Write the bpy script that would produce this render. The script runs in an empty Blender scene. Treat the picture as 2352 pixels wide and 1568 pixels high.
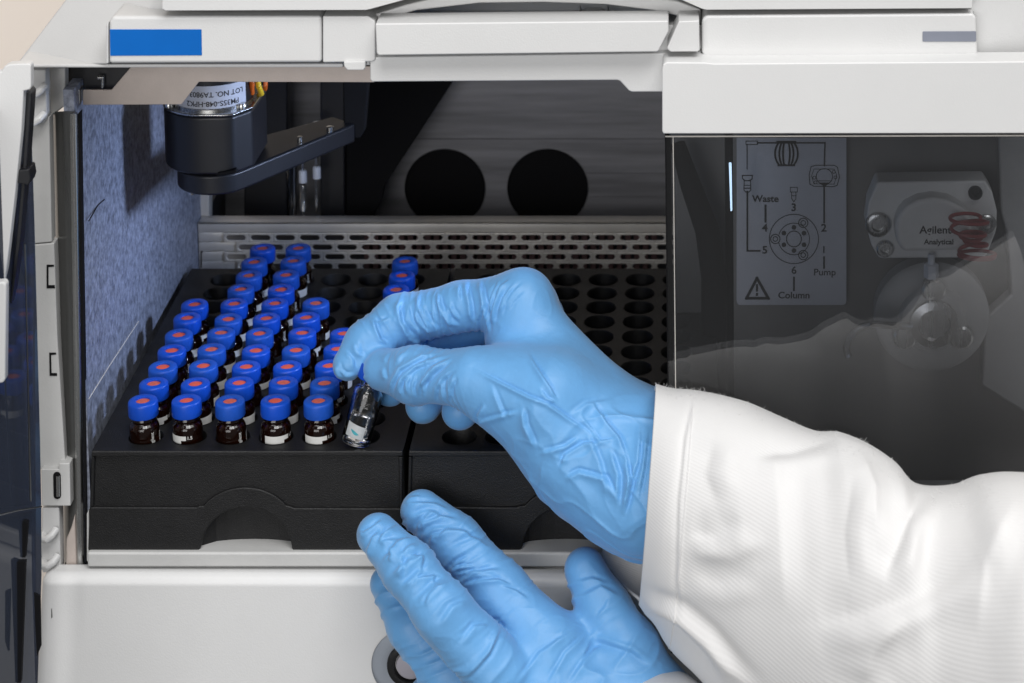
import bpy, math, random
import numpy as np
from mathutils import Vector, Matrix

random.seed(7)
R = math.radians
S = 0.001                                   # everything below is in millimetres, scaled to metres on build
scene = bpy.context.scene
col = scene.collection

# ------------------------------------------------------------------ camera
CAM = Vector((0.0, -835.9, 415.6))
TH = R(8.5)
FPX, PX, PY, W, H = 5200.0, 1574.2, -679.9, 2352.0, 1568.0
cd = bpy.data.cameras.new('camera')
cam = bpy.data.objects.new('camera', cd)
col.objects.link(cam)
cam.location = CAM * S
cam.rotation_euler = (R(90) - TH, 0, 0)
cd.sensor_fit = 'HORIZONTAL'
cd.sensor_width = 36
cd.lens = FPX / W * 36
cd.shift_x = (W / 2 - PX) / W
cd.shift_y = -(H / 2 - PY) / W
cd.clip_start = 0.05
cd.clip_end = 50
cd.dof.use_dof = True
cd.dof.focus_distance = 0.885
cd.dof.aperture_fstop = 20
scene.camera = cam

# ------------------------------------------------------------------ world, lamps, exposure
world = bpy.data.worlds.new('World')
scene.world = world
world.use_nodes = True
bg = world.node_tree.nodes['Background']
bg.inputs[0].default_value = (0.97, 0.985, 1.0, 1)
bg.inputs[1].default_value = 0.16


def area(name, loc, target, sx, sy, power, color):
    l = bpy.data.lights.new(name, 'AREA')
    l.shape = 'RECTANGLE'
    l.size, l.size_y = sx * S, sy * S
    l.energy = power
    l.color = color
    o = bpy.data.objects.new(name, l)
    col.objects.link(o)
    o.location = Vector(loc) * S
    d = Vector(target) - Vector(loc)
    o.rotation_euler = d.to_track_quat('-Z', 'Y').to_euler()
    return o


area('ceiling_softbox', (110, -880, 1330), (-40, -20, 30), 820, 600, 14.6, (1.0, 0.99, 0.985))
area('added_overhead_fill', (480, -420, 1250), (0, -20, 0), 800, 600, 6.4, (1.0, 0.995, 0.99))  # added light that brightens the back of the upper glove
area('front_fill_softbox', (-420, -1300, 330), (-40, 0, 40), 900, 800, 10.0, (1.0, 0.99, 0.985))
area('sampler_inner_lamp', (13, 42, 133), (-228, 84, 48), 34, 30, 0.115, (0.55, 0.68, 1.0)).data.spread = R(72)

vs = scene.view_settings
vs.view_transform = 'Standard'
vs.look = 'None'
vs.exposure = 0
vs.gamma = 1
vs.use_curve_mapping = False
scene.render.engine = 'CYCLES'
scene.cycles.use_denoising = True
scene.cycles.max_bounces = 14
scene.cycles.transmission_bounces = 12
scene.cycles.transparent_max_bounces = 12
scene.cycles.caustics_reflective = False
scene.cycles.caustics_refractive = False
scene.cycles.sample_clamp_indirect = 6


# ------------------------------------------------------------------ helpers
def at(u, v, Y):
    """world point (mm) seen at photograph position (u, v) on the upright plane y = Y"""
    dx, dy = (u - PX) / FPX, -(v - PY) / FPX
    d = Vector((dx, dy * math.sin(TH) + math.cos(TH), dy * math.cos(TH) - math.sin(TH)))
    return CAM + d * ((Y - CAM.y) / d.y)


def project(P):
    P = np.asarray(P, float) - np.array(CAM)
    d = P[:, 1] * math.cos(TH) - P[:, 2] * math.sin(TH)
    up = P[:, 1] * math.sin(TH) + P[:, 2] * math.cos(TH)
    return np.stack([PX + FPX * P[:, 0] / d, PY - FPX * up / d], 1)


def tag(o, label=None, cat=None, group=None, kind=None):
    if label: o['label'] = label
    if cat: o['category'] = cat
    if group: o['group'] = group
    if kind: o['kind'] = kind
    return o


def empty(name, loc=(0, 0, 0)):
    o = bpy.data.objects.new(name, None)
    o.empty_display_size = 0.01
    o.location = Vector(loc) * S
    col.objects.link(o)
    return o


class MB:
    def __init__(s):
        s.v, s.f = [], []

    def add(s, vs, fs):
        n = len(s.v)
        s.v += [tuple(p) for p in vs]
        s.f += [tuple(i + n for i in f) for f in fs]
        return s

    def box(s, x0, x1, y0, y1, z0, z1):
        vs = [(x, y, z) for z in (z0, z1) for y in (y0, y1) for x in (x0, x1)]
        return s.add(vs, [(0, 2, 3, 1), (4, 5, 7, 6), (0, 1, 5, 4), (2, 6, 7, 3), (0, 4, 6, 2), (1, 3, 7, 5)])

    def hull(s, front, back):
        """two matching outlines joined into a closed solid"""
        n = len(front)
        fs = [tuple(range(n)), tuple(range(2 * n - 1, n - 1, -1))]
        fs += [(i, i + n, (i + 1) % n + n, (i + 1) % n) for i in range(n)]
        return s.add(list(front) + list(back), fs)

    def outline(s, uv, Y, t):
        """an outline at depth Y, extruded back by t millimetres"""
        pts = [at(u, v, Y) for u, v in uv]
        return s.hull(pts, [p + Vector((0, t, 0)) for p in pts])

    def lathe(s, prof, n=32, c=(0, 0, 0), axis='z', cap0=False, cap1=False, frame=None):
        c = Vector(c)
        vs, fs = [], []
        for r, h in prof:
            for i in range(n):
                a = 2 * math.pi * i / n
                x, y = r * math.cos(a), r * math.sin(a)
                if frame is not None:
                    vs.append(c + frame @ Vector((x, y, h)))
                elif axis == 'z':
                    vs.append(c + Vector((x, y, h)))
                elif axis == 'y':
                    vs.append(c + Vector((x, h, y)))
                else:
                    vs.append(c + Vector((h, x, y)))
        m = len(prof)
        for j in range(m - 1):
            for i in range(n):
                k = (i + 1) % n
                fs.append((j * n + i, j * n + k, (j + 1) * n + k, (j + 1) * n + i))
        if cap0: fs.append(tuple(range(n))[::-1])
        if cap1: fs.append(tuple((m - 1) * n + i for i in range(n)))
        return s.add(vs, fs)

    def tube(s, path, r, n=10):
        path = [Vector(p) for p in path]
        rs = r if isinstance(r, (list, tuple)) else [r] * len(path)
        vs, fs = [], []
        up = None
        for i, p in enumerate(path):
            d = (path[min(i + 1, len(path) - 1)] - path[max(i - 1, 0)]).normalized()
            if up is None:
                up = d.orthogonal().normalized()
            up = (up - d * up.dot(d)).normalized()
            b = d.cross(up)
            for k in range(n):
                a = 2 * math.pi * k / n
                vs.append(p + (up * math.cos(a) + b * math.sin(a)) * rs[i])
        for i in range(len(path) - 1):
            for k in range(n):
                q = (k + 1) % n
                fs.append((i * n + k, i * n + q, (i + 1) * n + q, (i + 1) * n + k))
        fs.append(tuple(range(n))[::-1])
        fs.append(tuple((len(path) - 1) * n + k for k in range(n)))
        return s.add(vs, fs)

    def build(s, name, mat, parent=None, bevel=0, seg=3, smooth=True, sharp=38, origin=(0, 0, 0)):
        me = bpy.data.meshes.new(name)
        o3 = Vector(origin)
        me.from_pydata([tuple((Vector(p) - o3) * S) for p in s.v], [], s.f)
        me.validate()
        import bmesh
        bm = bmesh.new(); bm.from_mesh(me)
        bmesh.ops.recalc_face_normals(bm, faces=bm.faces)
        bm.to_mesh(me); bm.free()
        me.materials.append(mat)
        o = bpy.data.objects.new(name, me)
        col.objects.link(o)
        o.location = o3 * S
        if parent:
            o.parent = parent
            q, loc = parent, Vector()
            while q:
                loc += q.location; q = q.parent
            o.location = o3 * S - loc
        if smooth:
            me.polygons.foreach_set('use_smooth', [True] * len(me.polygons))
            if not bevel:
                me.set_sharp_from_angle(angle=R(sharp))
        if bevel:
            b = o.modifiers.new('bevel', 'BEVEL')
            b.width = bevel * S; b.segments = seg; b.limit_method = 'ANGLE'; b.angle_limit = R(25)
            b.harden_normals = True
        return o


def text_mesh(s, size, warp, font_w=0.0, align='CENTER'):
    """lettering as a flat mesh; warp maps (x, y) in mm to a world point"""
    c = bpy.data.curves.new('lettering', 'FONT')
    c.body = s; c.size = size; c.align_x = align; c.offset = font_w; c.resolution_u = 3
    o = bpy.data.objects.new('lettering', c)
    col.objects.link(o)
    me = bpy.data.meshes.new_from_object(o)
    vs = [warp(p.co.x, p.co.y) for p in me.vertices]
    fs = [tuple(p.vertices) for p in me.polygons]
    bpy.data.objects.remove(o); bpy.data.curves.remove(c); bpy.data.meshes.remove(me)
    return vs, fs


# ------------------------------------------------------------------ materials
def mat(name, base, rough=0.5, metal=0.0, spec=0.5, var=0.0, vscale=40, bump=0.0, bscale=900, stretch=None, coat=0.0,
        trans=0.0, ior=1.5, sheen=0.0, sss=0.0, rvar=0.0, emit=None, specks=0.0):
    m = bpy.data.materials.new(name)
    m.use_nodes = True
    nt = m.node_tree
    p = nt.nodes['Principled BSDF']
    p.inputs['Base Color'].default_value = (*base, 1)
    p.inputs['Roughness'].default_value = rough
    p.inputs['Metallic'].default_value = metal
    p.inputs['Specular IOR Level'].default_value = spec
    p.inputs['Coat Weight'].default_value = coat
    p.inputs['Transmission Weight'].default_value = trans
    p.inputs['IOR'].default_value = ior
    p.inputs['Sheen Weight'].default_value = sheen
    if sss:
        p.inputs['Subsurface Weight'].default_value = sss
        p.inputs['Subsurface Radius'].default_value = (0.6, 1.0, 1.6)
        p.inputs['Subsurface Scale'].default_value = 0.002
    if emit:
        p.inputs['Emission Color'].default_value = (*emit[:3], 1)
        p.inputs['Emission Strength'].default_value = emit[3]
    tc = nt.nodes.new('ShaderNodeTexCoord')
    mp = nt.nodes.new('ShaderNodeMapping')
    nt.links.new(tc.outputs['Object'], mp.inputs[0])
    if stretch: mp.inputs['Scale'].default_value = stretch
    if var or rvar:
        n = nt.nodes.new('ShaderNodeTexNoise')
        n.inputs['Scale'].default_value = vscale
        n.inputs['Detail'].default_value = 6
        n.inputs['Roughness'].default_value = 0.65
        nt.links.new(mp.outputs[0], n.inputs[0])
        if var:
            cr = nt.nodes.new('ShaderNodeValToRGB')
            cr.color_ramp.elements[0].position = 0.3
            cr.color_ramp.elements[1].position = 0.7
            cr.color_ramp.elements[0].color = (*[c * (1 - var) for c in base], 1)
            cr.color_ramp.elements[1].color = (*[min(1, c * (1 + var)) for c in base], 1)
            nt.links.new(n.outputs[0], cr.inputs[0])
            nt.links.new(cr.outputs[0], p.inputs['Base Color'])
        if rvar:
            mr = nt.nodes.new('ShaderNodeMapRange')
            mr.inputs['To Min'].default_value = max(0.02, rough - rvar)
            mr.inputs['To Max'].default_value = min(1, rough + rvar)
            nt.links.new(n.outputs[0], mr.inputs[0])
            nt.links.new(mr.outputs[0], p.inputs['Roughness'])
    if specks:                                  # fine dust and scuffs
        n3 = nt.nodes.new('ShaderNodeTexNoise'); n3.inputs['Scale'].default_value = 420; n3.inputs['Detail'].default_value = 5; n3.inputs['Roughness'].default_value = 0.8
        r3 = nt.nodes.new('ShaderNodeValToRGB')
        r3.color_ramp.elements[0].position = 0.70; r3.color_ramp.elements[1].position = 0.78
        mx = nt.nodes.new('ShaderNodeMixRGB'); mx.blend_type = 'MULTIPLY'; mx.inputs[2].default_value = (1 - specks, 1 - specks * 1.03, 1 - specks * 1.08, 1)
        nt.links.new(mp.outputs[0], n3.inputs[0]); nt.links.new(n3.outputs[0], r3.inputs[0]); nt.links.new(r3.outputs[0], mx.inputs[0])
        nt.links.new(p.inputs['Base Color'].links[0].from_socket, mx.inputs[1]); nt.links.new(mx.outputs[0], p.inputs['Base Color'])
    if bump:
        n2 = nt.nodes.new('ShaderNodeTexNoise')
        n2.inputs['Scale'].default_value = bscale
        n2.inputs['Detail'].default_value = 3
        b = nt.nodes.new('ShaderNodeBump')
        b.inputs['Strength'].default_value = bump
        b.inputs['Distance'].default_value = 0.0004
        nt.links.new(mp.outputs[0], n2.inputs[0])
        nt.links.new(n2.outputs[0], b.inputs['Height'])
        nt.links.new(b.outputs[0], p.inputs['Normal'])
    return m


def glass_sheet(name, tint, ior=1.5, rough=0.0, haze=None):
    """a tinted clear sheet: what is behind shows through the tint, the surface mirrors by Fresnel"""
    m = bpy.data.materials.new(name)
    m.use_nodes = True
    nt = m.node_tree
    nt.nodes.remove(nt.nodes['Principled BSDF'])
    out = nt.nodes['Material Output']
    tr = nt.nodes.new('ShaderNodeBsdfTransparent'); tr.inputs[0].default_value = (*tint, 1)
    gl = nt.nodes.new('ShaderNodeBsdfGlossy'); gl.inputs['Roughness'].default_value = rough
    fr = nt.nodes.new('ShaderNodeFresnel'); fr.inputs[0].default_value = ior
    mx = nt.nodes.new('ShaderNodeMixShader')
    body = tr
    if haze:
        df = nt.nodes.new('ShaderNodeBsdfDiffuse'); df.inputs[0].default_value = (*haze[:3], 1)
        hz = nt.nodes.new('ShaderNodeMixShader'); hz.inputs[0].default_value = haze[3]
        nt.links.new(tr.outputs[0], hz.inputs[1]); nt.links.new(df.outputs[0], hz.inputs[2])
        body = hz
    nt.links.new(fr.outputs[0], mx.inputs[0]); nt.links.new(body.outputs[0], mx.inputs[1])
    nt.links.new(gl.outputs[0], mx.inputs[2]); nt.links.new(mx.outputs[0], out.inputs[0])
    return m


M = {}
M['white3'] = mat('front_panel_plastic', (0.69, 0.69, 0.685), 0.42, var=0.03, vscale=14, bump=0.16, bscale=1600, rvar=0.06, specks=0.14)
M['white'] = mat('white_plastic', (0.615, 0.615, 0.61), 0.42, var=0.03, vscale=14, bump=0.16, bscale=1600, rvar=0.06, specks=0.16)
M['white2'] = mat('door_white_plastic', (0.64, 0.64, 0.635), 0.38, var=0.025, vscale=12, bump=0.12, bscale=1600, rvar=0.05, specks=0.10)
M['grey'] = mat('pale_grey_plastic', (0.52, 0.52, 0.51), 0.45, var=0.06, vscale=40, bump=0.16, bscale=1400, specks=0.25)
M['tan'] = mat('tan_sheet_metal', (0.50, 0.435, 0.395), 0.55, metal=0.2, var=0.06, vscale=90, bump=0.12, bscale=1500)
M['blue'] = mat('blue_badge', (0.0, 0.118, 0.46), 0.6, spec=0.15, var=0.04, vscale=60)
M['label_grey'] = mat('grey_badge', (0.20, 0.215, 0.26), 0.35, var=0.12, vscale=25)
M['black'] = mat('black_tray_plastic', (0.0075, 0.0075, 0.008), 0.46, spec=0.4, var=0.25, vscale=120, bump=0.55, bscale=2400)
M['dark'] = mat('dark_metal', (0.008, 0.0085, 0.011), 0.42, var=0.2, vscale=60, bump=0.06)
M['gap'] = mat('black_gap', (0.007, 0.007, 0.008), 0.8, spec=0.12)
M['steel'] = mat('brushed_steel', (0.50, 0.50, 0.49), 0.27, metal=1.0, var=0.10, vscale=60, stretch=(6, 6, 0.25), bump=0.03, rvar=0.08)
M['plate'] = mat('perforated_steel', (0.72, 0.69, 0.64), 0.38, metal=0.35, var=0.08, vscale=60, bump=0.08, bscale=1500)
M['back'] = mat('back_panel_metal', (0.22, 0.22, 0.235), 0.46, metal=0.3, var=0.42, vscale=26, stretch=(0.22, 1, 3.2), bump=0.05)
M['sidewall'] = mat('worn_grey_wall', (0.265, 0.29, 0.36), 0.50, metal=0.2, var=0.58, vscale=380, stretch=(1, 1, 1), bump=0.45, bscale=520)
M['cap'] = mat('blue_cap_plastic', (0.006, 0.066, 0.48), 0.36, spec=0.35, var=0.06, vscale=200, bump=0.05)
M['cap2'] = mat('blue_cap_plastic_worn', (0.010, 0.075, 0.43), 0.45, spec=0.3, var=0.12, vscale=300, bump=0.08)
M['septum2'] = mat('red_septum_pierced', (0.56, 0.115, 0.075), 0.6, var=0.25, vscale=900)
M['patch2'] = mat('thin_white_print', (0.40, 0.42, 0.43), 0.5, var=0.15, vscale=300)
M['septum'] = mat('red_septum', (0.66, 0.105, 0.06), 0.55, var=0.08, vscale=400)
M['amber'] = mat('amber_glass', (0.040, 0.009, 0.002), 0.03, trans=0.85, ior=1.5)
M['brown'] = mat('brown_liquid', (0.020, 0.006, 0.002), 0.2)
M['patch'] = mat('white_print', (0.62, 0.62, 0.60), 0.6, var=0.08, vscale=300)
M['clear'] = mat('clear_glass', (1, 1, 1), 0.0, trans=1.0, ior=1.48)
M['liquid'] = mat('clear_liquid', (0.97, 0.985, 1), 0.0, trans=1.0, ior=1.33)
M['paper'] = mat('paper_label', (0.52, 0.54, 0.60), 0.5, var=0.03, vscale=80)
M['ink'] = mat('black_ink', (0.012, 0.012, 0.014), 0.5)
M['teal'] = mat('teal_ink', (0.03, 0.28, 0.33), 0.5, var=0.3, vscale=500)
M['valve'] = mat('valve_grey', (0.34, 0.34, 0.34), 0.4, var=0.1, vscale=60)
M['post'] = mat('dull_steel', (0.26, 0.26, 0.255), 0.30, metal=1.0, var=0.15, vscale=60, stretch=(6, 6, 0.25), bump=0.03, rvar=0.08)
M['wire_y'] = mat('yellow_wire', (0.75, 0.50, 0.03), 0.35)
M['wire_r'] = mat('orange_wire', (0.62, 0.13, 0.02), 0.35)
M['pvc'] = mat('white_sleeve_plastic', (0.65, 0.68, 0.74), 0.4)
M['door_glass'] = glass_sheet('smoked_glass', (0.70, 0.71, 0.73), 1.78, 0.0, (0.12, 0.12, 0.125, 0.03))
M['side_glass'] = glass_sheet('blue_smoked_glass', (0.20, 0.22, 0.29), 1.40, 0.05, (0.10, 0.118, 0.165, 0.35))
M['tube'] = glass_sheet('clear_tube', (0.80, 0.84, 0.9), 1.6, 0.02)
M['column'] = mat('column_grey', (0.17, 0.17, 0.17), 0.5, var=0.1, vscale=30)
M['inner'] = mat('inner_grey_panel', (0.72, 0.72, 0.71), 0.5, var=0.08, vscale=30)
M['inner_dark'] = mat('inner_dark_panel', (0.20, 0.195, 0.19), 0.5, var=0.15, vscale=30)
M['red'] = mat('red_coil', (0.30, 0.045, 0.05), 0.4)
M['pink'] = mat('copper_fins', (0.17, 0.10, 0.10), 0.5, var=0.35, vscale=60, stretch=(1, 1, 4))
M['wallpaint'] = mat('beige_wall_paint', (0.93, 0.83, 0.735), 0.85, var=0.015, vscale=3)
M['lampglow'] = mat('lamp_glow', (0.9, 0.95, 1), 0.4, emit=(0.55, 0.76, 1.0, 2.6))
M['button'] = mat('lilac_button', (0.42, 0.40, 0.44), 0.35)


def glove_material():
    m = mat('blue_nitrile', (0.125, 0.345, 0.650), 0.46, spec=0.42, var=0.06, vscale=70, sheen=0.22)
    nt = m.node_tree
    p = nt.nodes['Principled BSDF']
    tc = nt.nodes['Texture Coordinate']
    prev = None
    for kind, scale, strength, dist in (('RIDGED_MULTIFRACTAL', 62, 0.30, 0.0010), ('RIDGED_MULTIFRACTAL', 170, 0.22, 0.0005), ('FBM', 420, 0.20, 0.0004), ('FBM', 2600, 0.25, 0.00014)):
        n = nt.nodes.new('ShaderNodeTexNoise')
        n.noise_type = kind
        n.inputs['Scale'].default_value = scale
        n.inputs['Detail'].default_value = 3 if kind != 'FBM' else 4
        n.inputs['Distortion'].default_value = 0.9
        b = nt.nodes.new('ShaderNodeBump')
        b.inputs['Strength'].default_value = strength
        b.inputs['Distance'].default_value = dist
        nt.links.new(tc.outputs['Object'], n.inputs[0])
        nt.links.new(n.outputs[0], b.inputs['Height'])
        if prev: nt.links.new(prev.outputs[0], b.inputs['Normal'])
        prev = b
    nt.links.new(prev.outputs[0], p.inputs['Normal'])
    return m


def cloth_material():
    m = mat('white_twill', (0.68, 0.675, 0.67), 0.9, spec=0.2, var=0.02, vscale=30, sheen=0.15)
    nt = m.node_tree
    p = nt.nodes['Principled BSDF']
    uv = nt.nodes.new('ShaderNodeUVMap')
    mp = nt.nodes.new('ShaderNodeMapping')
    w = nt.nodes.new('ShaderNodeTexWave')
    w.wave_type = 'BANDS'; w.bands_direction = 'Y'
    w.inputs['Scale'].default_value = 0.26
    w.inputs['Distortion'].default_value = 1.1
    w.inputs['Detail'].default_value = 2
    w.inputs['Detail Scale'].default_value = 0.12
    n = nt.nodes.new('ShaderNodeTexNoise'); n.inputs['Scale'].default_value = 1.6; n.inputs['Detail'].default_value = 3
    add = nt.nodes.new('ShaderNodeMath'); add.operation = 'MULTIPLY_ADD'; add.inputs[1].default_value = 0.5
    b = nt.nodes.new('ShaderNodeBump'); b.inputs['Strength'].default_value = 0.12; b.inputs['Distance'].default_value = 0.0004
    nt.links.new(uv.outputs[0], mp.inputs[0]); nt.links.new(mp.outputs[0], w.inputs[0]); nt.links.new(mp.outputs[0], n.inputs[0])
    nt.links.new(n.outputs[0], add.inputs[0]); nt.links.new(w.outputs[0], add.inputs[2])
    nt.links.new(add.outputs[0], b.inputs['Height']); nt.links.new(b.outputs[0], p.inputs['Normal'])
    return m


M['glove'] = glove_material()
M['cloth'] = cloth_material()


def at_z(u, v, z):
    """world point (mm) seen at (u, v) on the level plane z"""
    p = at(u, v, 0.0)
    d = p - CAM
    return CAM + d * ((z - CAM.z) / d.z)


def arc(u0, v0, ru, rv, a0, a1, n=12):
    return [(u0 + ru * math.cos(R(a0 + (a1 - a0) * i / n)), v0 - rv * math.sin(R(a0 + (a1 - a0) * i / n))) for i in range(n + 1)]


def hole_radius(th, a, r):
    """distance from the middle to the edge of a slot (half length a, end radius r) at angle th"""
    s, c = abs(math.sin(th)), abs(math.cos(th))
    if s > 1e-6 and r * c / s <= a: return r / s
    return a * c + math.sqrt(max(0.0, r * r - (a * s) ** 2))


def holed_sheet(mb, x0, x1, y0, y1, cx, cy, a, r, pos, n=28):
    """one rectangular cell with one slot; pos maps the sheet's plane to the world"""
    ths = sorted([2 * math.pi * i / n for i in range(n)] + [math.atan2(y - cy, x - cx) % (2 * math.pi) for x in (x0, x1) for y in (y0, y1)])
    inner, outer = [], []
    for th in ths:
        c, s = math.cos(th), math.sin(th)
        h = hole_radius(th, a, r)
        t = min([((x1 if c > 0 else x0) - cx) / c if abs(c) > 1e-9 else 1e9, ((y1 if s > 0 else y0) - cy) / s if abs(s) > 1e-9 else 1e9])
        inner.append(pos(cx + h * c, cy + h * s)); outer.append(pos(cx + t * c, cy + t * s))
    m = len(ths)
    mb.add(inner + outer, [(i, (i + 1) % m, (i + 1) % m + m, i + m) for i in range(m)])
    return inner


# ------------------------------------------------------------------ the room behind
wl = MB().box(-2600, 2600, 420, 460, -900, 2200).build('wall', M['wallpaint'])
tag(wl, 'beige painted wall behind the instrument', 'wall', kind='structure')

# ------------------------------------------------------------------ the instrument
inst = empty('laboratory_autosampler', (-40, 60, -60))
tag(inst, 'white laboratory autosampler with open sample bay and smoked glass doors', 'autosampler')

# front covers over the bay
b = MB()
b.outline([(250, 146), (250, 50), (258, 37), (738.5, 37), (738.5, 144)], -30, 42)
bezel = b.build('front_bezel', M['white'], inst, 2.0, 4)
MB().outline([(741, 144), (741, 37), (845, 37), (862, 48), (862, 138), (855, 142)], -30, 42).build('bezel_end_cap', M['white'], bezel, 1.6, 3)
MB().outline([(243, 146), (243, 58), (249, 50), (249.3, 146)], -29, 30).build('bezel_side_trim', M['white'], bezel, 0.5, 2)
MB().outline([(252, 67.5), (462.5, 67.5), (463.5, 127), (253, 128)], -30.3, 0.6).build('blue_badge', M['blue'], bezel, 0.1, 1)
MB().outline([(246, 147.5), (788, 146), (788, 155), (36, 156), (36, 148)], -22, 30).build('bezel_lip', M['white'], inst, 0.6, 2)
MB().outline([(789, 141), (839, 140), (839, 156), (834, 161.5), (798, 161.5), (790, 153)], -31.2, 5).build('bezel_tab', M['white'], inst, 0.5, 2)

# sloping corner covers
b = MB()
cn = [at(36, 150, -8), at(246, 148, -24), at(310, 100, -23), at(380, 60, -21), at(380, -60, -18), at(192, -60, 14), at(150, 0, 8)]
b.hull(cn, [p + Vector((0, 60, 0)) for p in cn])
b.build('corner_cover', M['white'], inst, 1.0, 2)
b = MB()
cn = [at(2225, -60, -27), at(2236, 136, -27), at(2480, 133, -16), at(2480, -60, -16)]
b.hull(cn, [p + Vector((0, 40, 0)) for p in cn])
b.build('corner_cover', M['white'], inst, 1.0, 2)

# recess in the middle of the top, its curved rim and its lid
MB().outline([(300, -70), (2300, -70), (2300, 150), (300, 150)], 4, 40).build('top_housing', M['white'], inst, 0.5, 2)
rim = [(846, 36), (870, 30), (931, 11), (985, -2), (1100, -13), (1250, -17), (1400, -13), (1500, -6), (1555, 2), (1609, 22), (1613, 60),
       (1560, 60), (1559, 43), (1554, 36), (1500, 24), (1391, 10), (1246, 5), (1101, 7), (956, 24), (872, 50), (862, 66), (846, 66)]
MB().outline([(848, 58), (1612, 58), (1612, 150), (848, 150)], -25, 20).build('recess_floor', M['white'], inst, 0.4, 2)
MB().outline(rim, -23, 40).build('recess_rim', M['white'], inst, 1.6, 3)
MB().outline([(862, 54), (1535, 47.5), (1536, 72), (1512, 117.5), (1508, 119), (869, 127), (865, 122)], -37, 14).build('recess_lid', M['white'], inst, 0.9, 3)
MB().outline([(1559, 49), (1606, 47), (1607, 115), (1603, 118.5), (1540, 119), (1532.5, 112), (1533, 107)], -37, 14).build('lid_corner', M['white'], inst, 0.8, 3)
b = MB()
b.outline([(1326, 52), (1327, 27), (1331, 24), (1334, 33), (1336, 52)], -8, 8)
b.outline([(1388, 52), (1390, 33), (1393, 24), (1397, 26), (1398, 52)], -8, 8)
b.outline([(1336, 52), (1337, 35), (1387, 34), (1388, 52)], -5, 4)
b.outline([(1334, 30), (1345, 24), (1378, 24), (1391, 30), (1387, 34), (1337, 34)], -2, 5)
b.build('snap_clip', M['white'], inst, 0.4, 2)
MB().outline([(850, 140), (858, 131), (1512, 122), (1612, 119), (1612, 150), (1540, 211), (1451, 211), (1444, 208), (1424, 186), (1417, 184), (855, 188), (850, 183)],
             -29, 12).build('bay_header', M['white'], inst, 1.3, 3)
b = MB()
b.outline([(1612, 122), (1612, 46), (1622, 36), (2235, 31), (2243, 40), (2246, 134), (1624, 134.5)], -32, 40)
bz = b.build('front_bezel', M['white'], inst, 2.2, 4)
MB().outline([(2119, 73.5), (2121, 72), (2240, 71.5), (2242, 73), (2242.5, 94), (2240, 95.5), (2121, 95.5), (2119, 94)], -32.3, 0.6).build('grey_badge', M['label_grey'], bz, 0.1, 1)
for u0, u1 in ((1775, 1814), (1875, 1912)):
    MB().outline([(u0, 135.5), (u1, 135.5), (u1, 143), (u0, 143)], -29.5, 3).build('vent_slot', M['gap'], inst)
MB().outline([(1612, 135.2), (2246, 135.2), (2246, 150), (1612, 150)], -28, 20).build('bezel_lip', M['grey'], inst, 0.3, 2)

# the module stacked on top of it
um = MB().outline([(371, -700), (2234, -700), (2234, 17), (2231, 19), (1624, 22.5), (1612, 20), (1562, -2), (1500, -18), (1400, -28), (1250, -32), (1100, -28), (990, -14), (931, -1),
                   (850, 21), (840, 23), (380, 24.5), (372, 20)], -33, 70).build('stacked_module', M['white'], None, 1.5, 3)
tag(um, 'white instrument module stacked on top, only its bottom edge showing', 'instrument module')

# bay ceiling sheet, folded tan metal
b = MB()
b.outline([(300, 154), (860, 152), (860, 189), (457, 188), (417, 240), (190, 241), (190, 206), (256, 206)], 4, 1.2)
tan = b.build('bay_ceiling_sheet', M['tan'], inst, 0.3, 2)
MB().outline([(150, 152), (310, 152), (258, 207), (186, 207), (186, 240), (150, 240)], 9, 6).build('ceiling_bracket', M['dark'], inst, 0.5, 2)
b = MB()
b.outline([(153, 205), (183, 205), (183, 240), (158, 241)], 2, 6)
b.outline([(222, 176), (237, 176), (237, 204), (232, 204), (232, 183), (222, 183)], 5, 3)
b.build('steel_bracket', M['steel'], inst, 0.6, 2)

# bay shell
XL = -233.0
b = MB().box(XL - 4, XL, -5, 215, -50, 143)
sw = b.build('bay_side_wall', M['sidewall'], inst)
b = MB()
b.tube([at(190, 527, -6) + Vector((0, 9, 0)), Vector((XL + .1, 22, at(225, 480, 18).z)), Vector((XL + .1, 32, at(240, 462, 30).z))], 0.28, 6)
b.build('scratch', M['dark'], sw)


def at_x(u, v, X):
    p = at(u, v, 0.0)
    return CAM + (p - CAM) * ((X - CAM.x) / (p.x - CAM.x))


MB().tube([at_x(204, 916, XL + .1), at_x(250, 842, XL + .1), at_x(318, 738, XL + .1)], 0.22, 6).build('scratch', M['plate'], sw)
MB().box(XL, 420, 10, 330, 144, 150).build('bay_roof', M['dark'], inst)
MB().box(XL - 4, 420, 0, 330, -52, -46).build('bay_floor', M['black'], inst)
bw = MB().outline([(380, 150), (2700, 150), (2700, 700), (380, 700)], 262, 6).build('bay_back_wall', M['back'], inst)
for u in (1022, 1257.5):
    c = at(u, 431, 261.5)
    MB().lathe([(20.4, 0.4), (20.4, -0.8), (19.9, -1.0), (19.6, -0.6), (19.5, -0.2), (0.01, -0.2)], 64, c, 'y').build('round_opening', M['gap'], bw)
b = MB()
for v, r in ((319, 0.35), (452, 0.3), (398, 0.25)):
    b.tube([at(930 if v < 330 else 1300, v, 261.6), at(1700, v, 261.6)], r, 6)
b.build('seam_line', M['back'], bw)

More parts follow.
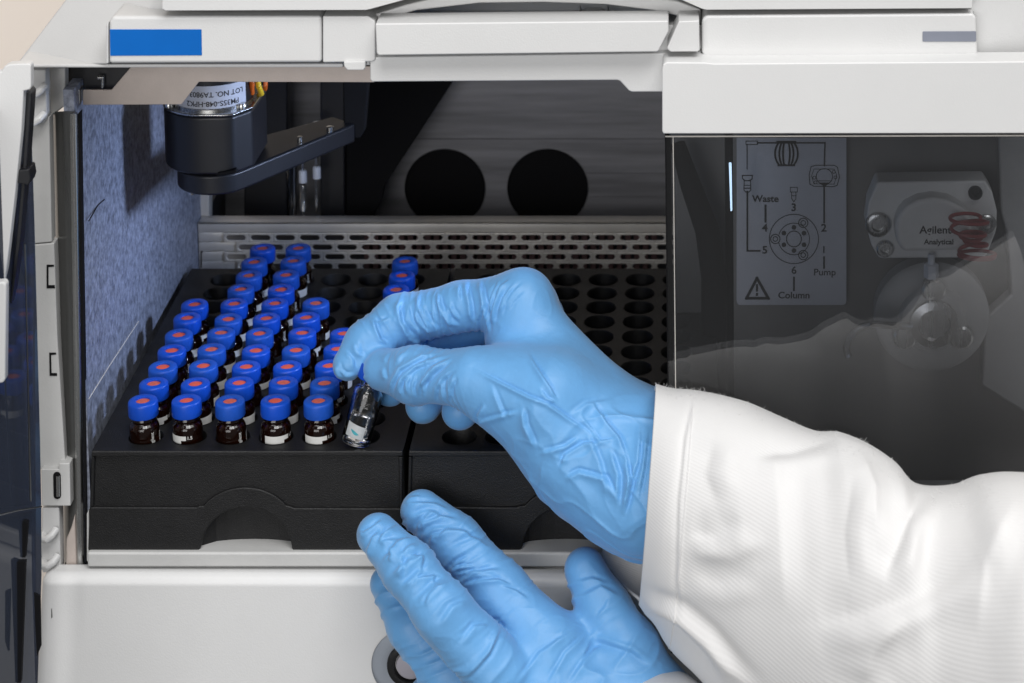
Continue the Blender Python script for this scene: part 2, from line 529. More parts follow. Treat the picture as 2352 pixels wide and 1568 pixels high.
# perforated plate behind the trays, its rail and the fins behind its slots
YP = 196.0
zt, zb = at(900, 511, YP).z, -30.0
xl, xr = at(456, 560, YP).x, at(1760, 560, YP).x
pitch, hh = 11.75, 4.62
zrows = [at(900, v, YP).z for v in (544.5, 566.5, 588.5, 610.5)]
b = MB()
pos = lambda x, z: Vector((x, YP, z))
x0c = at(542.5, 544, YP).x
xe = []
for i, zc in enumerate(zrows):
    off = 0 if i % 2 == 0 else pitch / 2
    n = 0
    while x0c + off + n * pitch < xr - pitch:
        xc = x0c + off + n * pitch
        zz0, zz1 = zc - hh / 2, zc + hh / 2
        if i == 0: zz1 = zc + hh / 2
        holed_sheet(b, xc - pitch / 2, xc + pitch / 2, zz0, zz1, xc, zc, 3.45, 1.38, pos, 20)
        n += 1
    # the plain strip to the left and right of the row
    l0, l1 = x0c + off - pitch / 2, x0c + off + (n - .5) * pitch
    for p, q in ((xl, l0), (l1, xr)):
        b.add([pos(p, zc - hh / 2), pos(q, zc - hh / 2), pos(q, zc + hh / 2), pos(p, zc + hh / 2)], [(0, 1, 2, 3)])
b.add([pos(xl, zrows[0] + hh / 2), pos(xr, zrows[0] + hh / 2), pos(xr, zt), pos(xl, zt)], [(0, 1, 2, 3)])
b.add([pos(xl, zb), pos(xr, zb), pos(xr, zrows[3] - hh / 2), pos(xl, zrows[3] - hh / 2)], [(0, 1, 2, 3)])
b.add([pos(xl, zt), pos(xr, zt), pos(xr, zt) + Vector((0, 9, 0)), pos(xl, zt) + Vector((0, 9, 0))], [(0, 1, 2, 3)])
pl = b.build('perforated_plate', M['plate'], inst, sharp=30)
so = pl.modifiers.new('thickness', 'SOLIDIFY'); so.thickness = 0.9 * S; so.offset = -1
bv = pl.modifiers.new('edge', 'BEVEL'); bv.width = 0.22 * S; bv.segments = 2; bv.limit_method = 'ANGLE'
MB().outline([(461, 577), (466, 577), (466, 578), (463, 580), (463, 615), (461, 615)], YP - 0.3, 0.6).build('plate_notch', M['gap'], pl)
MB().tube([at(850, 503, 207), at(1690, 502, 207)], 1.35, 12).build('steel_rail', M['steel'], inst)
for u0, u1 in ((640, 698), (566, 580), (725, 772)):
    MB().outline([(u0, 501.5), (u1, 501.5), (u1, 506), (u0, 506)], 205, 3).build('rail_lug', M['steel'], inst, 0.4, 2)
b = MB()
for i in range(34):
    u = 836 + i * 20
    b.outline([(u, 522), (u + 13, 522), (u + 13, 640), (u, 640)], 214, 14)
b.build('cooling_fins', M['pink'], inst, 0.3, 1)
MB().outline([(430, 512), (460, 512), (460, 640), (440, 640)], 197, 60).build('bay_corner_post', M['dark'], inst)

# gantry with stepper motor, arm and needle
b = MB()
b.outline([(455, 440), (480, 440), (480, 512), (455, 512)], 205, 8)
b.build('gantry_foot', M['plate'], inst, 0.5, 2)
b = MB()
b.outline([(560, 150), (660, 150), (660, 515), (560, 515)], 232, 10)
b.outline([(735, 150), (792, 150), (792, 515), (735, 515)], 225, 10)
b.outline([(800, 150), (900, 150), (860, 515), (800, 515)], 232, 10)
b.build('gantry_column', M['dark'], inst, 1.0, 2)
MB().outline([(795, 150), (1062, 150), (1032, 200), (884, 425), (880, 450), (870, 474), (850, 497), (795, 515)], 228, 4).build('gantry_bracket', M['gap'], inst, 0.6, 2)

YM = 80.0
mc = at(487, 330, YM)
zc0, zc1, zc2 = at(485, 268, YM - 19).z, at(485, 402, YM - 19).z, at(485, 437, YM - 18).z
cx = mc.x
# housing: round at the left, squared off at the right
foot = [(cx + 19.3 * math.cos(R(a)), YM + 19.3 * math.sin(R(a))) for a in range(90, 271, 10)]
foot += [(cx + 9, YM - 19.3), (cx + 13, YM - 18), (cx + 19.3, YM - 9), (cx + 20, YM + 19)]
mh = MB().hull([(x, y, zc0) for x, y in foot], [(x, y, zc1) for x, y in foot]).build('motor_housing', M['dark'], inst, 1.4, 3)
MB().hull([(cx + (x - cx) * 1.02, YM + (y - YM) * 1.02, zc0 + 1.2) for x, y in foot], [(cx + (x - cx) * 1.02, YM + (y - YM) * 1.02, zc0 + .15) for x, y in foot]).build('motor_flange', M['steel'], mh, 0.5, 2)
for dx, dy in ((-15.5, -9), (15, -10)):
    MB().lathe([(0.01, 3.1), (1.6, 3.0), (2.0, 2.2), (2.0, 1.2)], 16, (cx + dx, YM + dy, zc0)).build('screw', M['steel'], mh)
MB().lathe([(16.9, 1.1), (16.9, 2.2), (16.6, 2.3)], 64, (cx + 1, YM, zc0)).build('motor_collar', M['steel'], mh)
MB().lathe([(16.5, 1.2), (16.5, 34), (0.01, 34)], 64, (cx + 1, YM, zc0)).build('motor_can', M['dark'], mh)


def wrap(cx_, cy_, r, zmid, a_mid, flip):
    def f(x, y):
        a = a_mid + (-x if flip else x) / r
        return Vector((cx_ + r * math.sin(a), cy_ - r * math.cos(a), zmid + (-y if flip else y)))
    return f


RL = 16.65
b = MB()
n = 40
za, zb_ = zc0 + 2.4, zc0 + 12.2
for i in range(n + 1):
    a = R(-62 + 128 * i / n)
    for z in (za, zb_):
        b.v.append((cx + 1 + RL * math.sin(a), YM - RL * math.cos(a), z))
b.f += [(2 * i, 2 * i + 2, 2 * i + 3, 2 * i + 1) for i in range(n)]
ml = b.build('motor_label', M['paper'], mh)
b = MB()
for s, z, a in (('PM35S-048-HPK2', zc0 + 5.6, R(12)), ('LOT NO. TA9803A', zc0 + 9.6, R(15))):
    b.add(*text_mesh(s, 3.15, wrap(cx + 1, YM, RL + 0.1, z, a, True), 0.05))
b.build('lettering', M['ink'], mh)
b = MB()
p = at(588, 190, YM)
b.tube([p + Vector((-4, 6, 14)), p + Vector((0, 1, 4)), p + Vector((1.5, -2, -1)), p + Vector((2, 1, -5)), p + Vector((0, 6, -7))], 1.15, 10)
b.build('yellow_wire', M['wire_y'], mh)
b = MB()
b.tube([p + Vector((-7, 5, 14)), p + Vector((-2, -1, 5)), p + Vector((-1, -3.5, 1)), p + Vector((-1.5, -1, -4)), p + Vector((-3, 6, -6))], 1.05, 10)
b.tube([p + Vector((2, 5, 14)), p + Vector((4, 1, 4)), p + Vector((4, 0, -1)), p + Vector((3, 4, -4))], 0.9, 10)
b.build('orange_wire', M['wire_r'], mh)
# arm: a belt cover running back to the right
zA = zc1 - 0.4
zB = zA - 8.6
e = at_z(790, 275, zA)
p0, p1 = Vector((cx + 2, YM - 3, 0)), Vector((e.x, e.y, 0))
d = (p1 - p0).normalized(); nrm = Vector((-d.y, d.x, 0))
ra, rb_ = 16.0, 7.5
ang0 = math.atan2(d.y, d.x)
foot = [(p0.x + ra * math.cos(ang0 + R(a)), p0.y + ra * math.sin(ang0 + R(a))) for a in range(90, 271, 10)]
foot += [(p1.x + rb_ * math.cos(ang0 + R(a)), p1.y + rb_ * math.sin(ang0 + R(a))) for a in (-90, 90)]
ar = MB().hull([(x, y, zA) for x, y in foot], [(x, y, zB) for x, y in foot]).build('gantry_arm', M['dark'], inst, 1.2, 3)
for t, rr in ((0.80, 1.6), (0.56, 1.1)):
    q = p0 + (p1 - p0) * t + nrm * -7
    MB().lathe([(0.01, 2.4), (rr, 2.2), (rr, 0)], 16, (q.x, q.y, zA)).build('screw', M['steel'], ar)
b = MB()
b.outline([(500, 397.5), (541, 390), (543, 395), (520, 401), (497, 402)], YM - 21, 3)
b.build('arm_slot', M['gap'], ar)
MB().tube([at(440, 420, YM - 8), at(440, 446, YM - 8)], 1.1, 8).build('arm_pin', M['steel'], ar)

MB().outline([(786, 150), (850, 150), (838, 300), (826, 318), (790, 318)], e.y - 4, 6).build('gantry_carriage', M['gap'], inst, 0.8, 2)

nd = empty('needle_unit', (0, 0, 0)); nd.parent = inst; nd.location = -inst.location
MB().tube([at(670, 345, 213), at(670, 512, 213)], 2.3, 16).build('guide_tube', M['tube'], nd)
b = MB()
b.tube([at(696, 335, 209), at(696, 520, 209)], 0.75, 10)
b.tube([at(727, 292, 209), at(727, 470, 209), at(727, 487, 209)], [0.8, 0.8, 0.3], 10)
b.tube([at(676, 345, 211), at(677, 515, 211)], 0.45, 8)
b.build('needle', M['steel'], nd)
for u, v0, v1 in ((696, 388, 420), (728, 381, 411)):
    MB().lathe([(1.1, 0), (1.9, 0.5), (1.9, 5.6), (1.4, 6.4), (0.8, 6.6)], 20, at(u, v1, 208.5)).build('needle_sleeve', M['pvc'], nd)
b = MB()
sp = []
c0, c1 = at(697, 422, 208.5), at(697, 482, 208.5)
for i in range(200):
    t = i / 199
    a = 2 * math.pi * 13 * t
    sp.append(c0.lerp(c1, t) + Vector((1.5 * math.cos(a), 1.5 * math.sin(a), 0)))
b.tube(sp, 0.28, 6)
b.build('spring', M['steel'], nd)
MB().lathe([(0.01, 2.2), (1.7, 2.0), (2.1, 0.6), (1.9, -1.2), (0.9, -1.8)], 20, at(728, 289, 208)).build('needle_knob', M['pvc'], nd)

# door post, hinge strip, latch and hinges at the left
b = MB()
prof_t = [(118, 262, 4), (121, 258, 0), (128, 256, -3), (150, 255, -6), (166, 255, -7), (173, 256, -5.5), (177, 258, -2), (178, 262, 6)]
prof_b = [(147, 1300, 4), (149, 1302, 0), (153, 1302, -3), (168, 1302, -6), (183, 1302, -7), (190, 1302, -5.5), (195, 1302, -2), (197, 1302, 6)]
top = [at(u, v, y) for u, v, y in prof_t]; bot = [at(u, v, y) for u, v, y in prof_b]
b.hull(top, bot)
post = b.build('door_post', M['post'], inst, sharp=25)
MB().tube([at(168.5, 259, -6.9), at(185.5, 1302, -6.9)], 1.5, 18).build('post_edge_highlight', M['steel'], post)  # brighter steel bead added in place of the reflection along the post's edge
MB().outline([(152, 1238), (163, 1212), (172, 1180), (177, 1302), (150, 1302)], -7.6, 3).build('post_guide', M['tan'], inst, 0.8, 3)
MB().outline([(178, 262), (184, 256), (201, 1302), (196, 1302)], -6.5, 3).build('post_seal', M['gap'], inst)
b = MB()
b.outline([(66, 283), (113, 268), (119, 556), (75, 560)], -8, 6)
b.outline([(74, 562), (124, 558), (132, 780), (150, 1064), (150, 1076), (90, 1078)], -8, 6)
strip = b.build('hinge_strip', M['grey'], inst, 0.5, 2)
for q in ([(107, 608), (123, 608), (124, 612), (111, 613), (111, 655), (125, 655), (126, 662), (107, 662)],
          [(113, 810), (128, 810), (129, 814), (117, 815), (118, 857), (130, 857), (131, 863), (114, 863)]):
    MB().outline(q, -8.25, 0.6).build('strip_slot', M['gap'], strip)
MB().outline([(94, 1077.5), (135, 1077.5), (135, 1064), (160, 1064), (162, 1162), (96, 1162)], -11, 8).build('latch_block', M['grey'], inst, 0.4, 2)
b = MB()
b.outline(arc(130.5, 1092, 8.5, 8, 180, 0, 8) + arc(131.5, 1138, 8.5, 8, 0, -180, 8), -11.3, 0.8)
lb = b.build('latch_slot', M['gap'], inst)
MB().tube([at(133, 1092, -11.5), at(134, 1139, -11.5)], 0.75, 10).build('latch_pin', M['steel'], lb)


def hinge(name, poly, loops, Y):
    h = MB().outline(poly, Y, 6).build(name, M['white'], inst, 0.6, 2)
    for u, v, w in loops:
        b = MB()
        c = at(u, v, Y - 1)
        b.tube([c + Vector((-w, 1, -1.6)), c + Vector((-w * .6, -2.2, -1.9)), c + Vector((0, -3.2, -1.2)), c + Vector((w * .6, -2.8, 0)), c + Vector((w, 0, 1.2))], 1.5, 12)
        b.build('hinge_loop', M['white2'], h)
    return h


hinge('hinge', [(69, 160), (105, 160), (108, 270), (100, 284), (66, 283)], [(87, 203, 2.6), (84, 268, 2.8)], -10)
hinge('hinge', [(96, 1166), (136, 1166), (139, 1290), (139, 1312), (97, 1316), (94, 1290)], [(113, 1222, 2.8), (115, 1283, 3.0)], -10)
b = MB()
b.outline([(104, 158), (150, 155), (150, 242), (130, 258), (110, 270)], -2, 5)
b.build('hinge_bracket', M['grey'], inst, 0.6, 2)

# left door, swung open towards the viewer
door = empty('door', (0, 0, 0)); door.parent = inst; door.location = -inst.location
fr = MB()
fr.outline([(-90, 178), (3, 164), (10, 152), (22, 147), (66, 145.5), (71, 150), (71, 200), (68, 206), (54, 209), (49, 300), (36, 430), (20, 570), (8, 668), (-6, 730), (-90, 760)], -62, 4)
fr.build('door_frame', M['white2'], door, 1.2, 4)
MB().outline([(-60, 655), (9, 647), (14, 655), (12, 870), (7, 880), (-60, 885)], -80, 4).build('door_grip', M['white2'], door, 1.2, 3)
A, B = at(69, 203, -40), at(84, 1640, -40)
Mi = [at(79, 500, -40), at(92, 1010, -40), at(95, 1165, -40), at(95.5, 1320, -40)]
edge = [A] + Mi + [B]
off = Vector((-34, -150, 0))
b = MB()
g0 = [p for p in edge] + [p + off for p in reversed(edge)]
b.hull(g0, [p + Vector((-2.4, 0.6, 0)) for p in g0])
b.build('door_glass', M['side_glass'], door, sharp=30)
b = MB()
b.tube([at(95, 1163, -41), at(40, 1172, -62), at(-40, 1192, -90)], 0.28, 8)
b.tube([at(58, 560, -58), at(70, 1150, -52)], 0.35, 8)  # upright rod added in place of a highlight line on the glass
b.build('glass_ridge_and_highlight', M['post'], door)
b = MB()
b.outline([(66, 207), (60, 215), (52, 380), (38, 545), (22, 690), (26, 700), (46, 560), (60, 400), (73, 215)], -58, 6)
b.outline([(36, 392), (66, 388), (70, 410), (66, 425), (34, 420)], -60, 8)
b.build('door_inner_frame', M['dark'], door, 0.6, 2)
b = MB()
b.outline([(78, 1362), (92, 1370), (94, 1484), (85, 1507), (81, 1440)], -52, 1)
b.outline([(48, 1195), (64, 1200), (58, 1280), (44, 1280)], -50, 2)
b.outline([(38, 1290), (58, 1290), (48, 1568), (26, 1568)], -54, 2)
b.build('door_catch', M['gap'], door)

# shelf under the trays, gap and lower front panel
YS = -14.0
zs = at(600, 1269, YS).z
sb = at(600, 1303, YS).z
xs = at(200, 1285, YS).x
b = MB().box(xs, 330, YS, 190, sb, zs)
b.build('tray_shelf', M['grey'], inst, 1.0, 3)
MB().outline([(199, 1180), (204, 1170), (206, 1290), (199, 1290)], -10, 90).build('shelf_corner', M['grey'], inst, 0.4, 2)
MB().box(at(145, 1310, -6).x, 330, -5.5, 40, at(600, 1345, -6).z, at(600, 1302, -6).z).build('shadow_gap', M['gap'], inst)
b = MB()
b.outline([(93, 1323), (2500, 1331), (2500, 2000), (74, 2000), (80, 1568)], -18.5, 12)
b.build('lower_front_panel', M['white3'], inst, 4.2, 5)
kc = at(944, 1526, -18.7)
kn = MB().lathe([(15.2, 0.2), (15.4, -0.4), (14.6, -1.0), (12.0, -1.2), (9.4, -0.8), (9.2, 0.2)], 72, kc, 'y').build('button_rim', M['tube'], inst)
MB().lathe([(9.3, 0.3), (9.1, -1.6), (8.2, -2.1), (6.6, -1.9), (6.0, 0.3)], 64, kc, 'y').build('button_ring', M['black'], kn)
MB().lathe([(5.9, 0.3), (5.6, -0.9), (4.5, -1.4), (0.01, -1.7)], 48, kc, 'y').build('button', M['button'], kn)
MB().outline([(118, 1398), (119, 1398), (120, 1418), (118, 1420)], -18.7, 0.5).build('chip', M['gap'], inst)

# right door, closed
door = empty('door', (0, 0, 0)); door.parent = inst; door.location = -inst.location
b = MB()
b.outline([(1521, 158), (1523, 148), (1530, 143), (1620, 143.5), (1640, 146), (2500, 140), (2500, 306), (1524, 307), (1521, 302)], -42, 12)
b.build('door_frame', M['white2'], door, 2.6, 5)
g = [(1530, 312), (2500, 309), (2500, 1500), (1545, 1500), (1536, 890)]
MB().outline(g, -39, 3.2).build('door_glass', M['door_glass'], door)
b = MB()
b.tube([at(1546, 314, -40), at(1558, 1500, -40)], 0.16, 6)
b.tube([at(1528, 313, -40), at(2500, 310.5, -40)], 0.28, 6)
b.build('door_glass_edge', M['plate'], door)
b = MB()
b.outline([(1527, 309), (1541, 312), (1553, 1500), (1541, 1500), (1533, 880)], -38.6, 4)
b.build('door_seal', M['gap'], door)

# behind the smoked glass: column, cable, flow diagram, valve and pump head
MB().outline([(1548, 300), (1684, 300), (1690, 1500), (1560, 1500)], 118, 12).build('inner_column', M['column'], inst, 1.0, 2)
b = MB()
b.tube([at(1556, 330, 100), at(1585, 420, 99), at(1625, 530, 98), at(1640, 640, 98), at(1640, 1200, 98)], [3.4, 4.6, 5.4, 5.6, 5.6], 14)
b.tube([at(1680, 300, 110), at(1686, 1200, 110)], 3.0, 10)
b.build('black_hose', M['gap'], inst)
MB().outline([(1684, 300), (2600, 300), (2600, 1500), (1690, 1500)], 44, 6).build('inner_panel', M['inner_dark'], inst)
cardY = 39.0
card = MB().outline(arc(1700, 690, 8, 10, 180, 270, 4) + arc(1936, 690, 8, 10, 270, 360, 4) + [(1944, 316), (1692, 316)], cardY, 0.8).build('flow_diagram', M['paper'], inst)


def dot(u, v, y=cardY - 0.25): return at(u, v, y)


def cp(zx, zy):                       # the diagram was measured on an enlarged view of the photograph
    return ((2100 + zx * 500 / 1452) * .7752, (380 + zy * 500 / 1452) * .7752)


def stroke(mb, pts, w):
    for (a, bb) in zip(pts[:-1], pts[1:]):
        p, q = dot(*cp(*a)), dot(*cp(*bb))
        d = (q - p).normalized(); n_ = Vector((-d.z, 0, d.x)) * w / 2
        ext = d * w * 0.5
        mb.hull([p - n_ - ext, q - n_ + ext, q + n_ + ext, p + n_ - ext], [x + Vector((0, .15, 0)) for x in (p - n_ - ext, q - n_ + ext, q + n_ + ext, p + n_ - ext)])


def ring(c, rx, ry, a0=0, a1=360, n=36):
    return [(c[0] + rx * math.cos(R(a0 + (a1 - a0) * i / n)), c[1] + ry * math.sin(R(a0 + (a1 - a0) * i / n))) for i in range(n + 1)]


ink = MB()
stroke(ink, [(420, 125), (1000, 125), (995, 320)], 0.62)
stroke(ink, [(320, 110), (420, 110), (420, 140), (320, 140), (320, 110)], 0.28)
stroke(ink, [(330, 140), (330, 350)], 0.4)
for k in (-1, -.62, -.3, .3, .62, 1):
    stroke(ink, [(668 + k * 98 * math.sqrt(max(0, 1 - ((y - 218) / 125) ** 2)) , y) for y in range(118, 320, 16)], 0.72)
stroke(ink, [(590, 116), (745, 116)], 0.8); stroke(ink, [(600, 318), (735, 318)], 0.8)
stroke(ink, [(880, 330), (920, 318), (1080, 318), (1108, 335), (1125, 420), (1105, 490), (1075, 502), (905, 498), (870, 480), (864, 400), (880, 330)], 0.3)
stroke(ink, [(905, 350), (1080, 350), (1100, 400), (1080, 480), (905, 478), (885, 410), (905, 350)], 0.2)
stroke(ink, ring((995, 415), 70, 68), 0.28); stroke(ink, [(930, 452), (1060, 452)], 0.25)
for c in ((1075, 375), (1090, 422), (908, 425), (918, 465)): stroke(ink, ring(c, 13, 13, n=14), 0.2)
stroke(ink, [(965, 472), (1025, 472), (995, 500), (965, 472)], 0.5)
stroke(ink, [(993, 480), (993, 808)], 0.72)
stroke(ink, [(290, 405), (375, 405), (372, 435), (350, 450), (310, 450), (290, 430), (290, 405)], 0.42)
stroke(ink, [(305, 450), (302, 530), (318, 548), (345, 548), (362, 530), (360, 450)], 0.36)
stroke(ink, [(305, 490), (362, 490)], 0.3); stroke(ink, [(305, 515), (362, 515)], 0.42)
stroke(ink, [(332, 545), (332, 1054), (438, 1054)], 0.72)
stroke(ink, [(488, 665), (488, 802)], 0.85)
stroke(ink, [(702, 508), (762, 508), (762, 548), (702, 548), (702, 508)], 0.26)
stroke(ink, [(712, 548), (714, 605), (732, 632), (750, 605), (750, 548)], 0.3); stroke(ink, [(714, 580), (750, 580)], 0.24)
C0 = (733, 952)
stroke(ink, ring(C0, 211, 212, n=60), 0.32)
stroke(ink, ring(C0, 64, 68), 0.36)
stroke(ink, ring(C0, 134, 136, -68, 55, 24) , 0.3); stroke(ink, ring(C0, 134, 136, 60, 165, 24), 0.3); stroke(ink, ring(C0, 134, 136, -162, -72, 24), 0.3)
for k in range(3):
    c = (C0[0] + 160 * math.cos(R(-60 + 120 * k)), C0[1] + 160 * math.sin(R(-60 + 120 * k)))
    stroke(ink, ring(c, 40, 40, n=24), 0.34); stroke(ink, ring(c, 20, 20, n=16), 0.3)
for k in range(6):
    c = (C0[0] + 100 * math.cos(R(30 + 60 * k)), C0[1] + 100 * math.sin(R(30 + 60 * k)))
    pts = [dot(*cp(*q)) for q in ring(c, 20, 20, n=16)[:-1]]
    ink.hull(pts, [p + Vector((0, .15, 0)) for p in pts])
stroke(ink, [(992, 1110), (992, 1200)], 0.75); stroke(ink, [(733, 1285), (733, 1392)], 0.75)
stroke(ink, [(415, 1290), (325, 1462), (512, 1462), (415, 1290)], 1.15)
stroke(ink, [(415, 1350), (415, 1395)], 0.9); stroke(ink, [(415, 1425), (415, 1432)], 0.9)
ink.build('diagram_lines', M['ink'], card, smooth=False)
tx = MB()


def card_text(s, zx, zy, size, w=0.0):
    c = dot(*cp(zx, zy), y=cardY - 0.3)
    tx.add(*text_mesh(s, size, lambda x, y: Vector((c.x + x, c.y, c.z + y)), w))


for s, x, y, h, w in (('Waste', 488, 632, 4.0, .10), ('3', 731, 710, 4.5, .12), ('4', 482, 886, 4.5, .12), ('2', 990, 886, 4.5, .12), ('5', 483, 1076, 4.5, .12),
                      ('1', 990, 1072, 4.2, .06), ('6', 733, 1250, 4.4, .08), ('Pump', 998, 1264, 4.0, .05), ('Column', 733, 1462, 4.0, .08)):
    card_text(s, x, y, h, w)
tx.build('diagram_lettering', M['ink'], card, smooth=False)

MB().outline([(1674.5, 380), (1680.5, 380), (1682, 484), (1678, 486)], 20, 4).build('lamp_strip', M['lampglow'], inst, 0.3, 2)


def hq(zx, zy):                       # pump head region, measured on another enlarged view
    return ((2450 + zx * 584 / 995) * .7752, (380 + zy * 584 / 995) * .7752)


ph = empty('pump_head', (0, 0, 0)); ph.parent = inst; ph.location = -inst.location
MB().outline([hq(*q) for q in ((255, 272), (800, 265), (835, 320), (860, 420), (855, 520), (810, 640), (790, 655), (265, 658), (225, 590), (198, 490), (210, 380))], 22, 12).build('pump_plate', M['inner'], ph, 1.6, 3)
c = at(*hq(540, 500), 20)
b = MB()
b.outline([hq(*q) for q in [(345, 500), (360, 440), (400, 395), (460, 365), (540, 352), (620, 365), (690, 405), (725, 450), (735, 520), (720, 620), (380, 626), (352, 570)]], 14, 12)
dome = b.build('pump_cover', M['inner'], ph, 2.2, 4)
b = MB()
for s, q, h in (('Agilent', (548, 530), 4.4), ('Analytical', (565, 585), 3.0)):
    c = at(*hq(*q), 13.7)
    b.add(*text_mesh(s, h, lambda x, y: Vector((c.x + x, c.y, c.z + y)), 0.08))
b.build('lettering', M['ink'], ph, smooth=False)
for q, r in (((258, 482), 5.0), ((292, 603), 3.4), ((805, 480), 4.0), ((748, 322), 2.8)):
    c = at(*hq(*q), 22)
    b = MB().lathe([(r, 0.5), (r, -1.4), (r * .85, -1.9), (r * .55, -1.9), (r * .5, -0.4), (0.01, -0.4)], 32, c, 'y')
    b.build('bolt', M['steel'] if r > 3 else M['dark'], ph)
c = at(*hq(526, 742), 18)
MB().lathe([(0.01, 9), (1.4, 9), (1.4, 5), (2.9, 4.6), (2.9, -0.5), (2.4, -1.0), (0.01, -1)], 6, c, 'z').build('fitting_nut', M['pvc'], ph, sharp=20)
vc = at(*hq(530, 950), 24)
b = MB().lathe([(23, 8), (23, 0), (21.5, -1.4), (14, -2.6), (12.5, -5), (8, -6.5), (0.01, -7)], 64, vc, 'y')
vv = b.build('valve_knob', M['valve'], ph)
MB().lathe([(10, -5), (9.6, -8.2), (6.5, -9.0), (5.8, -7.2), (0.01, -7.2)], 40, vc, 'y').build('valve_hub', M['steel'], ph)
b = MB()
for k in range(3):
    a = R(90 + 120 * k)
    q = vc + Vector((13 * math.cos(a), -3.0, 13 * math.sin(a)))
    b.lathe([(5.0, 1), (4.8, -2.4), (3.9, -3.2), (0.01, -3.4)], 32, q, 'y')
b.build('valve_lobe', M['steel'], ph)
MB().outline([hq(*q) for q in ((865, 40), (1100, 40), (1100, 1500), (780, 1300), (800, 960), (930, 840), (905, 520), (880, 420))], 28, 8).build('side_panel', M['valve'], inst, 1.2, 3)
b = MB()
h0, h1 = at(*hq(705, 450), 6), at(*hq(765, 660), 10)
hel = []
for i in range(300):
    t = i / 299
    a = 2 * math.pi * 6 * t
    hel.append(h0.lerp(h1, t) + Vector(((5.5 + 2.0 * math.sin(t * 9)) * math.cos(a), 4.5 * math.sin(a), 1.2 * math.sin(a * .37))))
b.tube(hel, 0.75, 8)
b.build('red_tubing', M['red'], ph)
lp = [at(*hq(100 + 130 * (1 - math.cos(R(a))), 1110 - 120 * math.sin(R(a))), 4) for a in range(-20, 100, 10)]
MB().tube(lp + [at(*hq(420, 1000), 14)], 1.5, 12).build('loop_tube', M['tube'], ph)


# ------------------------------------------------------------------ vial trays
CP, RP, X0 = 17.0, 15.443, -211.545
lo, hi = -30.0, 10.0
for _ in range(40):
    mid = (lo + hi) / 2
    if at(600, 1037, mid).z < 0: hi = mid
    else: lo = mid
YF = (lo + hi) / 2
YB = RP * 10 + 13


def tray(u_off, x_first, ncol, label):
    xl, xr = x_first - 18.2, x_first + CP * (ncol - 1) + 17.2
    t = empty('vial_tray', (xl, YF, -40))
    tag(t, label, 'vial tray', 'black vial trays in the sample bay')
    b = MB()
    pos = lambda x, y: Vector((x, y, 0))
    rims = []
    for c in range(ncol):
        for r in range(11):
            cx_, cy_ = x_first + CP * c, RP * r
            ring_ = holed_sheet(b, cx_ - CP / 2, cx_ + CP / 2, cy_ - RP / 2, cy_ + RP / 2, cx_, cy_, 0.0, 6.75, pos, 28)
            rims.append((cx_, cy_))
    xa, xb, ya, yb = x_first - CP / 2, x_first + CP * (ncol - .5), -RP / 2, RP * 10.5
    for q in (((xl, YF), (xr, YF), (xr, ya), (xl, ya)), ((xl, yb), (xr, yb), (xr, YB), (xl, YB)), ((xl, ya), (xa, ya), (xa, yb), (xl, yb)), ((xb, ya), (xr, ya), (xr, yb), (xb, yb))):
        b.add([pos(*p) for p in q], [(0, 1, 2, 3)])
    b.build('top_plate', M['black'], t)
    b = MB()
    for cx_, cy_ in rims:
        b.lathe([(6.75, 0.25), (6.45, -0.5), (6.3, -17), (0.01, -17.5)], 28, (cx_, cy_, 0))
    b.build('vial_well', M['black'], t)
    # body: sides, back and the moulded front
    b = MB()
    b.box(xl, xl + 2, YF + 3, YB, -41, -0.05); b.box(xr - 2, xr, YF + 3, YB, -41, -0.05); b.box(xl, xr, YB - 2, YB, -41, -0.05)
    xm = (xl + xr) / 2
    for i in range(24):                                  # curved back of the finger grip
        xa_, xb_ = xl + 2 + (xr - xl - 4) * i / 24, xl + 2 + (xr - xl - 4) * (i + 1) / 24
        ya_, yb_ = [YF + 3.6 + 5.0 * math.sqrt(max(0, 1 - ((x - xm) / 19) ** 2)) for x in (xa_, xb_)]
        b.add([(xa_, ya_, -41), (xb_, yb_, -41), (xb_, yb_, -0.4), (xa_, ya_, -0.4)], [(0, 1, 2, 3)])
    b.build('tray_body', M['black'], t, 0.4, 2)
    o = u_off
    cut = [(452 + o, 1270), (461 + o, 1258)] + arc(566 + o, 1262, 104, 98, 175, 5, 18) + [(670 + o, 1258), (677 + o, 1271)]
    pl_ = project([(xl, YF, 0), (xr, YF, 0)])
    u0, u1 = pl_[0][0], pl_[1][0]
    front = [(u0, 1037.5), (u0 - 9, 1262), (u0 - 4, 1269)] + cut + [(u1 - 4, 1271), (u1 + 1, 1264), (u1, 1037.5)]
    MB().outline(front, YF + 1.6, 4).build('front_wall', M['black'], t, 0.5, 2)
    lower = [(u0 - 4, 1165), (450 + o, 1165.5), (456 + o, 1162)] + arc(562 + o, 1222, 118, 102, 144, 36, 18) + [(668 + o, 1164), (674 + o, 1167), (u1 - 1, 1168),
             (u1 + 1, 1264), (u1 - 4, 1271)] + cut[::-1] + [(u0 - 4, 1269), (u0 - 9, 1262)]
    MB().outline(lower, YF + 0.3, 2.2).build('front_relief', M['black'], t, 0.5, 3)
    b = MB()
    b.outline([(u0 - 1, 1036), (u1, 1036), (u1, 1048.5), (u0 - 1, 1049)], YF - 0.5, 3)
    b.outline([(u0 - 1, 1049.2), (u0 + 7, 1049.2), (u0 + 4, 1164.5), (u0 - 4, 1164.5)], YF + 0.3, 2)
    b.outline([(u1 - 10, 1049.2), (u1, 1049.2), (u1 - 1, 1167), (u1 - 8, 1167)], YF + 0.3, 2)
    b.build('front_rim', M['black'], t, 0.9, 4)
    return t


tray(0, X0, 6, 'black vial tray filled with blue-capped amber vials, nearest the grey side wall')
tray(738, X0 + CP * 6 + 20.8, 6, 'black vial tray with every well empty, partly behind the gloved hand')

